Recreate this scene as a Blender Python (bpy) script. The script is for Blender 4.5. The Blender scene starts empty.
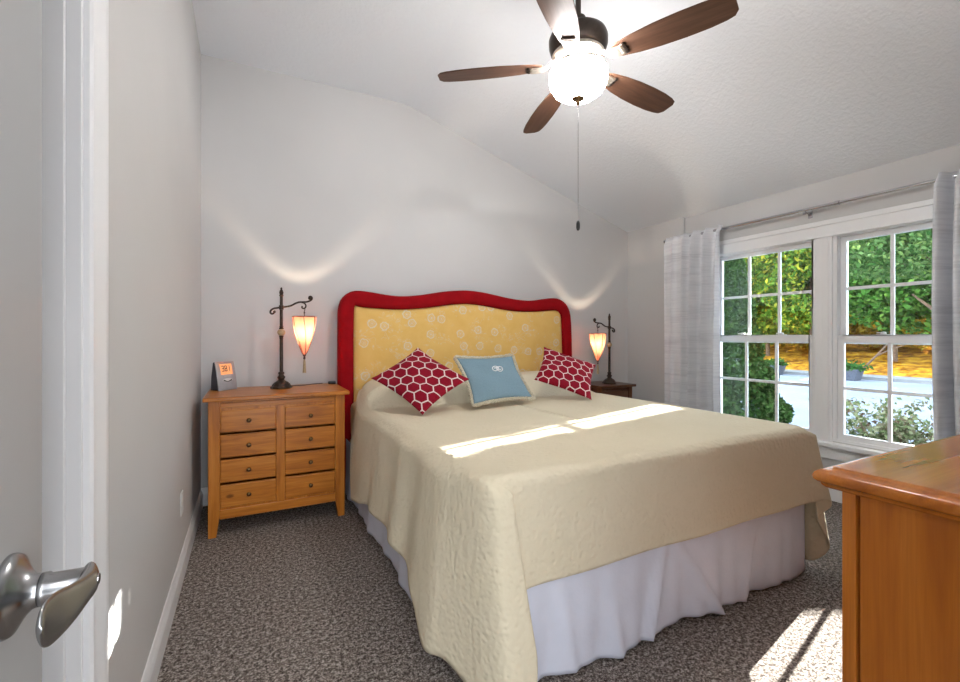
import bpy, bmesh, math, random
import numpy as np
from mathutils import Vector, Matrix

# ---------------------------------------------------------------- camera, sky, sun, exposure
SC = bpy.context.scene
COL = SC.collection
PI = math.pi
YAW = math.radians(27.18)
FPX = 451.0
CAM_H = 1.22
cd = bpy.data.cameras.new('camera')
cam = bpy.data.objects.new('camera', cd)
COL.objects.link(cam)
cam.location = (0, 0, CAM_H)
cam.rotation_euler = (PI / 2, 0, -YAW)
cd.sensor_fit = 'HORIZONTAL'
cd.sensor_width = 36.0
cd.lens = FPX / 960 * 36
cd.shift_y = -5.0 / 960
cd.clip_start = 0.02
cd.clip_end = 300
SC.camera = cam

WORLD_STRENGTH = 6.0
SUN_STRENGTH = 25.0
FAN_GLOW = 30.0
FAN_BULB_W = 16.0
LAMP_W = 8.0
HALL_W = 12.0
SC.view_settings.view_transform = 'Standard'
SC.view_settings.look = 'None'
SC.view_settings.gamma = 1.0
SC.view_settings.use_curve_mapping = False
SC.view_settings.exposure = 0.9

wd = bpy.data.worlds.new('sky')
SC.world = wd
wd.use_nodes = True
wn = wd.node_tree.nodes
wn['Background'].inputs[0].default_value = (0.72, 0.86, 1.0, 1)
wn['Background'].inputs[1].default_value = WORLD_STRENGTH

SUN_DY, SUN_DZ = 0.24, 0.325          # towards the sun: (1, SUN_DY, SUN_DZ)
sd = bpy.data.lights.new('sun', 'SUN')
sd.energy = SUN_STRENGTH
sd.color = (1.0, 0.96, 0.90)
sd.angle = math.radians(0.35)
sun = bpy.data.objects.new('sun', sd)
COL.objects.link(sun)
sun.rotation_euler = Vector((1, SUN_DY, SUN_DZ)).to_track_quat('Z', 'Y').to_euler()
sun.location = (20, 5, 12)

# area light added in the unseen hallway, soft fill through the open doorway
HALL_FILL = 52.0
ad = bpy.data.lights.new('hall_fill', 'AREA')
ad.shape = 'RECTANGLE'; ad.size = 1.9; ad.size_y = 2.2; ad.energy = HALL_FILL; ad.color = (.89, .945, 1.0)
al = bpy.data.objects.new('hall_fill', ad)
COL.objects.link(al)
al.location = (-.15, -1.78, 1.2)
al.rotation_euler = (PI / 2, 0, 0)

# ---------------------------------------------------------------- helpers
def link(name, me):
    o = bpy.data.objects.new(name, me)
    COL.objects.link(o)
    return o

def origin_of(p):
    v = Vector((0, 0, 0))
    while p is not None:
        v += p.location
        p = p.parent
    return v

class MB:
    """collects shapes; build() links them as one mesh object"""
    def __init__(s):
        s.v = []; s.f = []
    def add(s, vs, fs):
        n = len(s.v)
        s.v += [tuple(p) for p in vs]
        s.f += [tuple(i + n for i in f) for f in fs]
        return s
    def box(s, x0, x1, y0, y1, z0, z1):
        return s.add([(x0, y0, z0), (x1, y0, z0), (x1, y1, z0), (x0, y1, z0), (x0, y0, z1), (x1, y0, z1), (x1, y1, z1), (x0, y1, z1)],
                     [(0, 3, 2, 1), (4, 5, 6, 7), (0, 1, 5, 4), (1, 2, 6, 5), (2, 3, 7, 6), (3, 0, 4, 7)])
    def taper(s, a, b):       # two rectangles (x0,x1,y0,y1,z): frustum
        (x0, x1, y0, y1, z0), (u0, u1, v0, v1, z1) = a, b
        return s.add([(x0, y0, z0), (x1, y0, z0), (x1, y1, z0), (x0, y1, z0), (u0, v0, z1), (u1, v0, z1), (u1, v1, z1), (u0, v1, z1)],
                     [(0, 3, 2, 1), (4, 5, 6, 7), (0, 1, 5, 4), (1, 2, 6, 5), (2, 3, 7, 6), (3, 0, 4, 7)])
    def grid(s, P, close_u=False, close_v=False):
        nu, nv = len(P), len(P[0])
        fs = []
        for i in range(nu if close_u else nu - 1):
            for j in range(nv if close_v else nv - 1):
                a, b = i, (i + 1) % nu
                c, d = j, (j + 1) % nv
                fs.append((a * nv + c, b * nv + c, b * nv + d, a * nv + d))
        return s.add([p for r in P for p in r], fs)
    def lathe(s, prof, n=32, c=(0, 0, 0), M=None):
        P = []
        for i in range(n):
            a = 2 * PI * i / n
            row = [Vector((r * math.cos(a), r * math.sin(a), z)) for r, z in prof]
            if M is not None: row = [M @ p for p in row]
            P.append([p + Vector(c) for p in row])
        return s.grid(P, close_u=True)
    def tube(s, pts, r, n=10, cap=True, flat=None):
        pts = [Vector(p) for p in pts]
        rs = r if isinstance(r, (list, tuple)) else [r] * len(pts)
        rows = []
        up = None
        for i, p in enumerate(pts):
            t = (pts[min(i + 1, len(pts) - 1)] - pts[max(i - 1, 0)]).normalized()
            if up is None:
                up = Vector((0, 0, 1)) if abs(t.z) < .9 else Vector((1, 0, 0))
            e1 = (up - t * up.dot(t)).normalized()
            up = e1
            e2 = t.cross(e1)
            k1, k2 = flat if flat else (1, 1)
            rows.append([p + (e1 * math.cos(2 * PI * k / n) * k1 + e2 * math.sin(2 * PI * k / n) * k2) * rs[i] for k in range(n)])
        b = len(s.v)
        s.grid(rows, close_v=True)
        if cap:
            s.f.append(tuple(b + k for k in range(n)))
            s.f.append(tuple(b + (len(pts) - 1) * n + k for k in reversed(range(n))))
        return s
    def prism(s, pts, d):     # closed polygon pts (3D) extruded by vector d
        n = len(pts)
        d = Vector(d)
        vs = [Vector(p) for p in pts] + [Vector(p) + d for p in pts]
        fs = [tuple(range(n)), tuple(range(2 * n - 1, n - 1, -1))]
        fs += [(i, i + n, (i + 1) % n + n, (i + 1) % n) for i in range(n)]
        return s.add(vs, fs)
    def sphere(s, c, r, n=16, m=10, sc=(1, 1, 1)):
        prof = [(max(1e-4, math.sin(PI * k / m)) , -math.cos(PI * k / m)) for k in range(m + 1)]
        P = []
        for i in range(n):
            a = 2 * PI * i / n
            P.append([(c[0] + r * sc[0] * q * math.cos(a), c[1] + r * sc[1] * q * math.sin(a), c[2] + r * sc[2] * z) for q, z in prof])
        return s.grid(P, close_u=True)
    def build(s, name, m, parent=None, smooth=40, bevel=0, seg=2, sub=0, solid=0, merge=True):
        me = bpy.data.meshes.new(name)
        o3 = origin_of(parent)
        me.from_pydata([Vector(p) - o3 for p in s.v], [], s.f)
        bm = bmesh.new(); bm.from_mesh(me)
        if merge: bmesh.ops.remove_doubles(bm, verts=bm.verts, dist=1e-5)
        bmesh.ops.recalc_face_normals(bm, faces=bm.faces)
        bm.to_mesh(me); bm.free()
        if smooth:
            me.shade_smooth()
            me.set_sharp_from_angle(angle=math.radians(smooth))
        me.materials.append(m)
        o = link(name, me)
        if parent is not None: o.parent = parent
        if solid:
            q = o.modifiers.new('thick', 'SOLIDIFY'); q.thickness = solid; q.offset = 0
        if bevel:
            q = o.modifiers.new('edge', 'BEVEL'); q.width = bevel; q.segments = seg; q.limit_method = 'ANGLE'; q.angle_limit = math.radians(35)
            q.harden_normals = False
        if sub:
            q = o.modifiers.new('sub', 'SUBSURF'); q.levels = sub; q.render_levels = sub
        return o

def tag(o, label=None, cat=None, group=None, kind=None):
    if label: o['label'] = label
    if cat: o['category'] = cat
    if group: o['group'] = group
    if kind: o['kind'] = kind
    return o

def thing(name, label, cat, loc=(0, 0, 0), group=None):
    o = bpy.data.objects.new(name, None)
    COL.objects.link(o)
    o.location = loc
    o.empty_display_size = .1
    return tag(o, label, cat, group)

def struct(o):
    o['kind'] = 'structure'
    return o

def copy_tree(o, parent=None):
    c = o.copy(); COL.objects.link(c)
    if parent is not None: c.parent = parent
    for ch in list(o.children): copy_tree(ch, c)
    return c

def spline(pts, n):
    """Catmull-Rom through tuples, n samples per span"""
    out = []
    A = [np.array(p, float) for p in pts]
    for i in range(len(A) - 1):
        p0, p1, p2, p3 = A[max(i - 1, 0)], A[i], A[i + 1], A[min(i + 2, len(A) - 1)]
        for k in range(n):
            t = k / n
            out.append(.5 * (2 * p1 + (p2 - p0) * t + (2 * p0 - 5 * p1 + 4 * p2 - p3) * t * t + (3 * p1 - p0 - 3 * p2 + p3) * t ** 3))
    out.append(A[-1])
    return out

# ---------------------------------------------------------------- materials
class NT:
    def __init__(s, name):
        s.m = bpy.data.materials.new(name); s.m.use_nodes = True
        s.t = s.m.node_tree; s.n = s.t.nodes; s.b = s.n['Principled BSDF']
        s.out = s.n['Material Output']
    def node(s, ty, **k):
        n = s.n.new(ty)
        for a, v in k.items(): setattr(n, a, v)
        return n
    def l(s, a, b): s.t.links.new(a, b)
    def val(s, sock, v):
        if hasattr(v, 'node'): s.l(v, sock)
        else: sock.default_value = v
    def math(s, op, a, b=None, c=None, clamp=False):
        n = s.node('ShaderNodeMath', operation=op, use_clamp=clamp)
        s.val(n.inputs[0], a)
        if b is not None: s.val(n.inputs[1], b)
        if c is not None: s.val(n.inputs[2], c)
        return n.outputs[0]
    def coord(s, kind='Object', scale=(1, 1, 1), rot=(0, 0, 0)):
        c = s.node('ShaderNodeTexCoord'); mp = s.node('ShaderNodeMapping')
        mp.inputs['Scale'].default_value = scale; mp.inputs['Rotation'].default_value = rot
        s.l(c.outputs[kind], mp.inputs[0])
        return mp.outputs[0]
    def noise(s, vec, scale, detail=3, rough=.5, dist=0):
        n = s.node('ShaderNodeTexNoise'); n.inputs['Scale'].default_value = scale
        n.inputs['Detail'].default_value = detail; n.inputs['Roughness'].default_value = rough
        n.inputs['Distortion'].default_value = dist
        if vec is not None: s.l(vec, n.inputs['Vector'])
        return n.outputs[0]
    def vor(s, vec, scale, feature='F1', rand=1):
        n = s.node('ShaderNodeTexVoronoi', feature=feature); n.inputs['Scale'].default_value = scale
        n.inputs['Randomness'].default_value = rand
        if vec is not None: s.l(vec, n.inputs['Vector'])
        return n
    def ramp(s, fac, stops, interp='LINEAR'):
        n = s.node('ShaderNodeValToRGB'); n.color_ramp.interpolation = interp
        e = n.color_ramp.elements
        while len(e) < len(stops): e.new(.5)
        for k, (p, c) in enumerate(stops):
            e[k].position = p; e[k].color = (*c, 1) if len(c) == 3 else c
        s.l(fac, n.inputs[0])
        return n.outputs[0]
    def mix(s, f, a, b, blend='MIX'):
        n = s.node('ShaderNodeMix', data_type='RGBA', blend_type=blend)
        s.val(n.inputs[0], f)
        for sock, v in ((n.inputs[6], a), (n.inputs[7], b)):
            if hasattr(v, 'node'): s.l(v, sock)
            else: sock.default_value = (*v, 1)
        return n.outputs[2]
    def bump(s, h, strength=.3, dist=.01):
        n = s.node('ShaderNodeBump'); n.inputs['Strength'].default_value = strength; n.inputs['Distance'].default_value = dist
        s.l(h, n.inputs['Height']); s.l(n.outputs[0], s.b.inputs['Normal'])
    def base(s, c, rough=.5, metal=0, spec=None):
        if hasattr(c, 'node'): s.l(c, s.b.inputs['Base Color'])
        else: s.b.inputs['Base Color'].default_value = (*c, 1)
        s.b.inputs['Roughness'].default_value = rough; s.b.inputs['Metallic'].default_value = metal
        if spec is not None: s.b.inputs['Specular IOR Level'].default_value = spec
        return s

def m_plain(name, c, rough=.5, metal=0, var=.06, scale=30, bump=0, bscale=200, bd=.002, spec=None):
    t = NT(name)
    v = t.coord()
    n = t.noise(v, scale, 3)
    k0, k1 = 1 - var, 1 + var
    t.base(t.ramp(n, [(.3, tuple(x * k0 for x in c)), (.7, tuple(min(1, x * k1) for x in c))]), rough, metal, spec)
    if bump: t.bump(t.noise(v, bscale, 3, .6), bump, bd)
    return t.m

def m_wood(name, dark, mid, light, axis='X', rough=.32, scale=1.0, knots=True, coat=0.0):
    t = NT(name)
    sc = {'X': (1.2, 14, 14), 'Y': (14, 1.2, 14), 'Z': (14, 14, 1.2)}[axis]
    v = t.coord('Object', tuple(q * scale for q in sc))
    n1 = t.noise(v, 1.6, 5, .6, .8)
    sc2 = {'X': (4, 160, 160), 'Y': (160, 4, 160), 'Z': (160, 160, 4)}[axis]
    n2 = t.noise(t.coord('Object', sc2), 1.0, 3, .6)
    c = t.ramp(n1, [(.25, dark), (.5, mid), (.75, light)])
    c = t.mix(t.math('MULTIPLY', t.math('SUBTRACT', n2, .35, clamp=True), .9), c, dark)
    if knots:
        sc3 = {'X': (.55, 1, 1), 'Y': (1, .55, 1), 'Z': (1, 1, .55)}[axis]
        vo = t.vor(t.coord('Object', sc3), 7.0)
        k = t.ramp(vo.outputs['Distance'], [(0, (1, 1, 1)), (.06, (.8, .8, .8)), (.10, (0, 0, 0))])
        wn_ = t.node('ShaderNodeSeparateColor'); t.l(vo.outputs['Color'], wn_.inputs[0])
        pick = t.math('GREATER_THAN', wn_.outputs[0], .72)
        c = t.mix(t.math('MULTIPLY', t.math('MULTIPLY', k, pick), .8), c, tuple(x * .35 for x in dark))
    t.base(c, rough, spec=.3)
    t.b.inputs['Coat Weight'].default_value = coat
    t.b.inputs['Coat Roughness'].default_value = .18
    t.bump(n2, .08, .002)
    return t.m

M = {}
M['wall'] = m_plain('wall_paint', (.625, .615, .61), .75, var=.015, scale=2, bump=.10, bscale=140, bd=.003)
def _ceil():
    t = NT('ceiling_texture')
    v = t.coord()
    h = t.ramp(t.noise(v, 42, 4, .65), [(.40, (0, 0, 0)), (.62, (1, 1, 1))])
    t.base((.86, .885, .93), .85)
    t.bump(h, .45, .004)
    return t.m
M['ceil'] = _ceil()
M['trim'] = m_plain('white_trim_paint', (.90, .90, .91), .35, var=.01, scale=3)
M['vinyl'] = m_plain('white_window_vinyl', (.90, .90, .91), .35, var=.01, scale=3)
M['door'] = m_plain('shaded_white_door_paint', (.43, .435, .44), .4, var=.01, scale=3)  # white paint, greyed in its base colour to stand in for shade
def _carpet():
    t = NT('brown_flecked_carpet')
    v = t.coord()
    n1 = t.noise(v, 62, 3, .75)
    n2 = t.noise(v, 150, 2, .7)
    n3 = t.noise(v, 3.0, 3)
    f = t.math('ADD', t.math('MULTIPLY', n1, .55), t.math('MULTIPLY', n2, .45))
    c = t.ramp(f, [(.40, (.045, .034, .028)), (.50, (.24, .20, .175)), (.59, (.66, .59, .54))])
    c = t.mix(t.math('MULTIPLY', n3, .18), c, (.16, .13, .11))
    t.base(c, .95, spec=.1)
    t.bump(f, 1.0, .018)
    return t.m
M['carpet'] = _carpet()
PD, PM, PL = (.28, .078, .008), (.53, .180, .020), (.64, .255, .042)
M['pine_x'] = m_wood('honey_pine_boards', PD, PM, PL, 'X', coat=.1)
M['pine_z'] = m_wood('honey_pine_uprights', PD, PM, PL, 'Z', coat=.1)
M['pine_y'] = m_wood('honey_pine_cross_boards', PD, PM, PL, 'Y', coat=.35, rough=.25)
DD, DM, DL = (.36, .092, .008), (.56, .168, .016), (.66, .225, .028)
M['dr_z'] = m_wood('amber_wood_panel', DD, DM, DL, 'Z', scale=.6, coat=.3)
M['dr_y'] = m_wood('amber_wood_top', DD, DM, DL, 'X', scale=.6, coat=.6, rough=.2)
M['dark_wood_x'] = m_wood('brown_stained_boards', (.05, .018, .008), (.11, .042, .018), (.17, .07, .03), 'X', coat=.2)
M['dark_wood_z'] = m_wood('brown_stained_uprights', (.05, .018, .008), (.11, .042, .018), (.17, .07, .03), 'Z', coat=.2)
M['knob'] = m_plain('aged_brass_knob', (.16, .095, .045), .35, 1)
M['red'] = m_plain('deep_red_velvet', (.30, .004, .008), .85, spec=.1, var=.12, scale=12, bump=.1, bscale=300)
M['steel'] = m_plain('brushed_nickel', (.36, .36, .365), .27, 1, var=.04, scale=20)
M['chrome'] = m_plain('satin_chrome', (.50, .50, .51), .16, 1, var=.03)
M['bronze'] = m_plain('dark_bronze', (.050, .033, .024), .42, .7, var=.3, scale=60, bump=.15, bscale=120)
M['fan_metal'] = m_plain('oil_rubbed_bronze', (.075, .058, .048), .35, .8, var=.15, scale=40)
M['fan_bright'] = m_plain('bright_nickel_band', (.60, .53, .45), .3, .9, var=.08, scale=60)
M['blade'] = m_wood('walnut_fan_blade', (.062, .028, .017), (.115, .055, .033), (.17, .085, .053), 'X', knots=False, rough=.4)
M['black'] = m_plain('black_plastic', (.012, .012, .013), .4)
M['ball'] = m_plain('cream_stone_ball', (.45, .33, .19), .4, var=.25, scale=60)
M['plate'] = m_plain('white_plastic_plate', (.78, .78, .77), .3)

def _yellow():
    t = NT('yellow_floral_fabric')
    co = t.coord('Object', (1, 0.02, 1), (PI / 2, 0, 0))
    base = t.mix(t.noise(co, 9, 4, .6), (.76, .45, .115), (.86, .59, .21))
    # scattered embroidered rosettes
    vo = t.vor(co, 6.0, rand=.8); vo.voronoi_dimensions = '2D'
    d = vo.outputs['Distance']
    wob = t.math('MULTIPLY', t.math('SUBTRACT', t.noise(co, 42, 2), .5), .16)
    d2 = t.math('ADD', d, wob)
    ring = t.math('SUBTRACT', 1, t.math('MULTIPLY', t.math('ABSOLUTE', t.math('SUBTRACT', d2, .19)), 22), clamp=True)
    core = t.math('SUBTRACT', 1, t.math('MULTIPLY', d2, 16), clamp=True)
    ring2 = t.math('SUBTRACT', 1, t.math('MULTIPLY', t.math('ABSOLUTE', t.math('SUBTRACT', d2, .10)), 30), clamp=True)
    sp = t.node('ShaderNodeSeparateColor'); t.l(vo.outputs['Color'], sp.inputs[0])
    pick = t.math('GREATER_THAN', sp.outputs[0], .25)
    r2 = t.math('MULTIPLY', ring2, .5)
    fl = t.math('MULTIPLY', t.math('MAXIMUM', t.math('MAXIMUM', ring, core), r2), pick)
    # thin stems and small leaves
    st = t.noise(co, 15, 3, .55, 1.2)
    stem = t.math('SUBTRACT', 1, t.math('MULTIPLY', t.math('ABSOLUTE', t.math('SUBTRACT', st, .5)), 38), clamp=True)
    gate = t.math('GREATER_THAN', t.noise(co, 7, 2), .52)
    fl = t.math('MAXIMUM', fl, t.math('MULTIPLY', t.math('MULTIPLY', stem, gate), .6))
    c = t.mix(t.math('MULTIPLY', fl, .85), base, (.74, .70, .60))
    t.base(c, .85, spec=.15)
    t.bump(t.math('ADD', fl, t.math('MULTIPLY', t.noise(co, 400, 2), .5)), .25, .003)
    return t.m
M['yellow'] = _yellow()

def _spread():
    t = NT('cream_matelasse')
    v = t.coord('Object')
    d = t.noise(v, 6, 2)
    w = t.node('ShaderNodeTexWave', wave_type='RINGS', rings_direction='SPHERICAL')
    w.inputs['Scale'].default_value = 11; w.inputs['Distortion'].default_value = 9
    w.inputs['Detail'].default_value = 2; w.inputs['Detail Scale'].default_value = 1.6
    t.l(v, w.inputs['Vector'])
    vo = t.vor(v, 58, 'SMOOTH_F1')
    h = t.math('ADD', t.math('MULTIPLY', w.outputs['Fac'], .16), t.math('MULTIPLY', vo.outputs['Distance'], .9))
    c = t.mix(t.noise(v, 4, 3), (.67, .59, .425), (.73, .65, .495))
    t.base(c, .9, spec=.12)
    t.bump(h, .48, .009)
    return t.m
M['spread'] = _spread()
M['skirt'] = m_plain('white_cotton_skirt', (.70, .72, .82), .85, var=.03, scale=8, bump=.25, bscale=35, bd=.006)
M['sheet'] = m_plain('cream_mattress_ticking', (.66, .56, .36), .85, var=.04, bump=.1)
M['fringe'] = m_plain('cream_fringe', (.56, .49, .36), .95, var=.3, scale=180, bump=.9, bscale=160, bd=.01)
M['blue'] = m_plain('powder_blue_linen', (.175, .270, .325), .85, var=.10, scale=160, bump=.2, bscale=300)
M['white_thread'] = m_plain('white_thread', (.75, .75, .76), .8)

def _hex():
    t = NT('red_honeycomb_fabric')
    c = t.node('ShaderNodeTexCoord')
    mp = t.node('ShaderNodeMapping')
    mp.inputs['Scale'].default_value = (5.6, 5.6, 0)
    mp.inputs['Rotation'].default_value = (0, 0, PI / 4)
    mp.inputs['Location'].default_value = (40, 40 * 1.0, 0)
    t.l(c.outputs['UV'], mp.inputs[0])
    R = (1.0, math.sqrt(3), 1.0)
    def cell(off):
        a = t.node('ShaderNodeVectorMath', operation='ADD'); t.l(mp.outputs[0], a.inputs[0]); a.inputs[1].default_value = off
        m = t.node('ShaderNodeVectorMath', operation='MODULO'); t.l(a.outputs[0], m.inputs[0]); m.inputs[1].default_value = R
        s = t.node('ShaderNodeVectorMath', operation='SUBTRACT'); t.l(m.outputs[0], s.inputs[0]); s.inputs[1].default_value = (R[0] / 2, R[1] / 2, 0)
        x = t.node('ShaderNodeSeparateXYZ'); t.l(s.outputs[0], x.inputs[0])
        ax, ay = t.math('ABSOLUTE', x.outputs[0]), t.math('ABSOLUTE', x.outputs[1])
        hx = t.math('MAXIMUM', ax, t.math('ADD', t.math('MULTIPLY', ax, .5), t.math('MULTIPLY', ay, math.sqrt(3) / 2)))
        return hx
    h = t.math('MINIMUM', cell((0, 0, 0)), cell((R[0] / 2, R[1] / 2, 0)))
    line = t.math('GREATER_THAN', h, .452)
    n = t.noise(t.coord('UV'), 60, 2)
    red = t.mix(n, (.19, .003, .013), (.29, .006, .022))
    t.base(t.mix(line, red, (.70, .56, .54)), .8, spec=.15)
    t.bump(t.math('ADD', line, t.math('MULTIPLY', t.noise(t.coord('UV'), 220, 2), .6)), .25, .003)
    return t.m
M['hex'] = _hex()

def _curtain():
    t = NT('pale_grey_slub_linen')
    v = t.coord('Object', (1, 1, 1))
    n = t.noise(t.coord('Object', (3, 3, 60)), 1.0, 4, .65)
    n2 = t.noise(t.coord('Object', (1, 1, 9)), 1.0, 2)
    f = t.math('ADD', t.math('MULTIPLY', n, .6), t.math('MULTIPLY', n2, .4))
    t.base(t.ramp(f, [(.36, (.70, .71, .75)), (.5, (.83, .84, .88)), (.64, (.89, .90, .93))]), .85, spec=.1)
    # a thin cloth: some daylight passes through it
    tr = t.node('ShaderNodeBsdfTranslucent'); tr.inputs[0].default_value = (.6, .61, .64, 1)
    mx = t.node('ShaderNodeMixShader'); mx.inputs[0].default_value = .12
    t.l(t.b.outputs[0], mx.inputs[1]); t.l(tr.outputs[0], mx.inputs[2]); t.l(mx.outputs[0], t.out.inputs[0])
    t.bump(n, .3, .003)
    return t.m
M['curtain'] = _curtain()

def _glass():
    t = NT('window_glass')
    tr = t.node('ShaderNodeBsdfTransparent'); tr.inputs[0].default_value = (.97, .985, .98, 1)
    gl = t.node('ShaderNodeBsdfGlossy'); gl.inputs['Roughness'].default_value = .01
    fr = t.node('ShaderNodeFresnel'); fr.inputs[0].default_value = 1.45
    mx = t.node('ShaderNodeMixShader')
    t.l(fr.outputs[0], mx.inputs[0]); t.l(tr.outputs[0], mx.inputs[1]); t.l(gl.outputs[0], mx.inputs[2]); t.l(mx.outputs[0], t.out.inputs[0])
    return t.m
M['glass'] = _glass()

def m_emit(name, c, k):
    t = NT(name)
    t.base(c, .4)
    t.b.inputs['Emission Color'].default_value = (*c, 1); t.b.inputs['Emission Strength'].default_value = k
    return t.m
M['globe'] = m_emit('lit_frosted_globe', (1.0, .985, .97), FAN_GLOW)
M['hall_fill_globe'] = m_emit('hall_fill_diffuser', (1.0, .95, .88), HALL_W)

def _shade():
    t = NT('salmon_silk_shade')
    d = t.node('ShaderNodeBsdfDiffuse'); d.inputs[0].default_value = (.62, .26, .19, 1)
    tr = t.node('ShaderNodeBsdfTranslucent'); tr.inputs[0].default_value = (.72, .36, .24, 1)
    n = t.noise(t.coord('Object'), 40, 3)
    t.l(t.ramp(n, [(.3, (.42, .13, .075)), (.7, (.56, .20, .115))]), tr.inputs[0])
    mx = t.node('ShaderNodeMixShader'); mx.inputs[0].default_value = .22
    t.l(d.outputs[0], mx.inputs[1]); t.l(tr.outputs[0], mx.inputs[2]); t.l(mx.outputs[0], t.out.inputs[0])
    return t.m
M['shade'] = _shade()
M['rib'] = m_plain('dark_red_rib', (.045, .008, .006), .5)
M['tassel'] = m_plain('tan_tassel', (.42, .31, .18), .9, var=.3, scale=200)
M['silver'] = m_plain('silver_plastic', (.50, .50, .52), .3, .6)
M['clock_dark'] = m_plain('dark_grey_plastic', (.055, .05, .06), .45)
M['lcd'] = m_emit('orange_clock_screen', (.75, .30, .12), .45)
M['grey_plastic'] = m_plain('pale_grey_plastic', (.55, .55, .57), .35)

def m_leaf(name, cols, trans=.35):
    t = NT(name)
    g = t.node('ShaderNodeNewGeometry')
    c = t.ramp(g.outputs['Random Per Island'], [(i / max(1, len(cols) - 1), q) for i, q in enumerate(cols)])
    d = t.node('ShaderNodeBsdfDiffuse'); tr = t.node('ShaderNodeBsdfTranslucent')
    t.l(c, d.inputs[0]); t.l(c, tr.inputs[0])
    mx = t.node('ShaderNodeMixShader'); mx.inputs[0].default_value = trans
    t.l(d.outputs[0], mx.inputs[1]); t.l(tr.outputs[0], mx.inputs[2]); t.l(mx.outputs[0], t.out.inputs[0])
    return t.m
M['maple'] = m_leaf('maple_leaves', [(.018, .055, .010), (.05, .14, .022), (.09, .22, .04), (.16, .27, .05)])
M['maple2'] = m_leaf('yellowing_maple_leaves', [(.03, .08, .010), (.085, .17, .022), (.14, .24, .03), (.42, .34, .03)])
M['near'] = m_leaf('blue_green_leaves', [(.020, .060, .014), (.060, .135, .034), (.125, .215, .075), (.17, .24, .06)])
M['gold'] = m_leaf('golden_leaves', [(.20, .11, .008), (.40, .24, .018), (.48, .33, .04), (.16, .14, .02)])
M['arbor'] = m_leaf('arborvitae_sprays', [(.007, .020, .005), (.022, .050, .012), (.050, .088, .024)], .2)
M['shrub'] = m_leaf('pale_shrub_leaves', [(.05, .075, .025), (.12, .14, .065), (.20, .20, .12), (.08, .045, .03)], .25)
M['grassleaf'] = m_leaf('planter_grass', [(.02, .06, .015), (.05, .11, .025)], .3)
M['bark'] = m_plain('brown_bark', (.10, .055, .03), .9, var=.4, scale=12, bump=.5, bscale=40, bd=.02)
M['asphalt'] = m_plain('grey_asphalt', (.13, .145, .185), .9, spec=.1, var=.10, scale=.8, bump=.2, bscale=60)
M['kerb'] = m_plain('pale_concrete', (.13, .13, .135), .9, var=.1, scale=3)
M['planter'] = m_plain('slate_planter', (.05, .055, .075), .6)
def _litter():
    t = NT('leaf_litter_bank')
    v = t.coord()
    c = t.ramp(t.noise(v, 2.2, 5, .7), [(.30, (.03, .014, .005)), (.45, (.20, .075, .012)), (.58, (.42, .21, .02)), (.75, (.55, .33, .045))])
    t.base(c, 1.0, spec=0)
    return t.m
M['litter'] = _litter()
def _lawn():
    t = NT('lawn_grass')
    v = t.coord()
    t.base(t.ramp(t.noise(v, 9, 5, .7), [(.3, (.02, .03, .012)), (.6, (.06, .065, .03)), (.8, (.11, .10, .065))]), .95)
    return t.m
M['lawn'] = _lawn()

# ---------------------------------------------------------------- room shell
XL, XR, YB, YF = -.303, 3.86, 3.797, -.12
KX, ZH, ZR = 1.224, 3.245, 2.39
def zc(x): return ZH if x < KX else ZH + (ZR - ZH) * (x - KX) / (XR - KX)

struct(MB().box(-1.2, XR, YF - 1.72, YB, -.1, 0).build('floor', M['carpet'], smooth=0))
# ceiling: flat by the left wall, then falling to the window wall
prof = [(XL - .1, ZH), (KX - .05, ZH), (KX + .05, zc(KX + .05)), (XR + .16, zc(XR + .16))]
prof2 = [(x, z + .1) for x, z in reversed(prof)]
struct(MB().prism([(x, YF - .12, z) for x, z in prof + prof2], (0, YB - YF + .24, 0)).build('ceiling', M['ceil'], smooth=0))
ZT = .02
back = [(XL - .12, 0), (XR + .16, 0), (XR + .16, zc(XR + .16) + ZT), (KX, ZH + ZT), (XL - .12, ZH + ZT)]
struct(MB().prism([(x, YB, z) for x, z in back], (0, .12, 0)).build('wall_back', M['wall'], smooth=0))
# left wall with a closet doorway
DY0, DY1, DZ = .46, 1.200, 2.05
lw = MB()
lw.box(XL - .12, XL, YF, DY0, 0, ZH + ZT).box(XL - .12, XL, DY1, YB, 0, ZH + ZT).box(XL - .12, XL, DY0, DY1, DZ, ZH + ZT)
struct(lw.build('wall_left', M['wall'], smooth=0))
# window wall
OY0, OY1, OZ0, OZ1 = .862, 2.78, .44, 1.985
rw = MB()
rw.box(XR, XR + .16, YF, OY0, 0, ZR + ZT).box(XR, XR + .16, OY1, YB, 0, ZR + ZT)
rw.box(XR, XR + .16, OY0, OY1, 0, OZ0).box(XR, XR + .16, OY0, OY1, OZ1, ZR + ZT)
rw.box(XR - .022, XR, 3.056, YB, 0, ZR + ZT)
struct(rw.build('wall_right', M['wall'], smooth=0))
# front wall behind the camera with the entry doorway
EX0, EX1 = -.20, .60
fw = MB()
fw.prism([(EX1, YF, 0), (XR + .16, YF, 0), (XR + .16, YF, zc(XR + .16) + ZT), (KX, YF, ZH + ZT), (EX1, YF, ZH + ZT)], (0, -.12, 0))
fw.box(-1.27, EX0, YF - .12, YF, 0, ZH + ZT).box(EX0, EX1, YF - .12, YF, 2.06, ZH + ZT)
struct(fw.build('wall_front', M['wall'], smooth=0))
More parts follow.
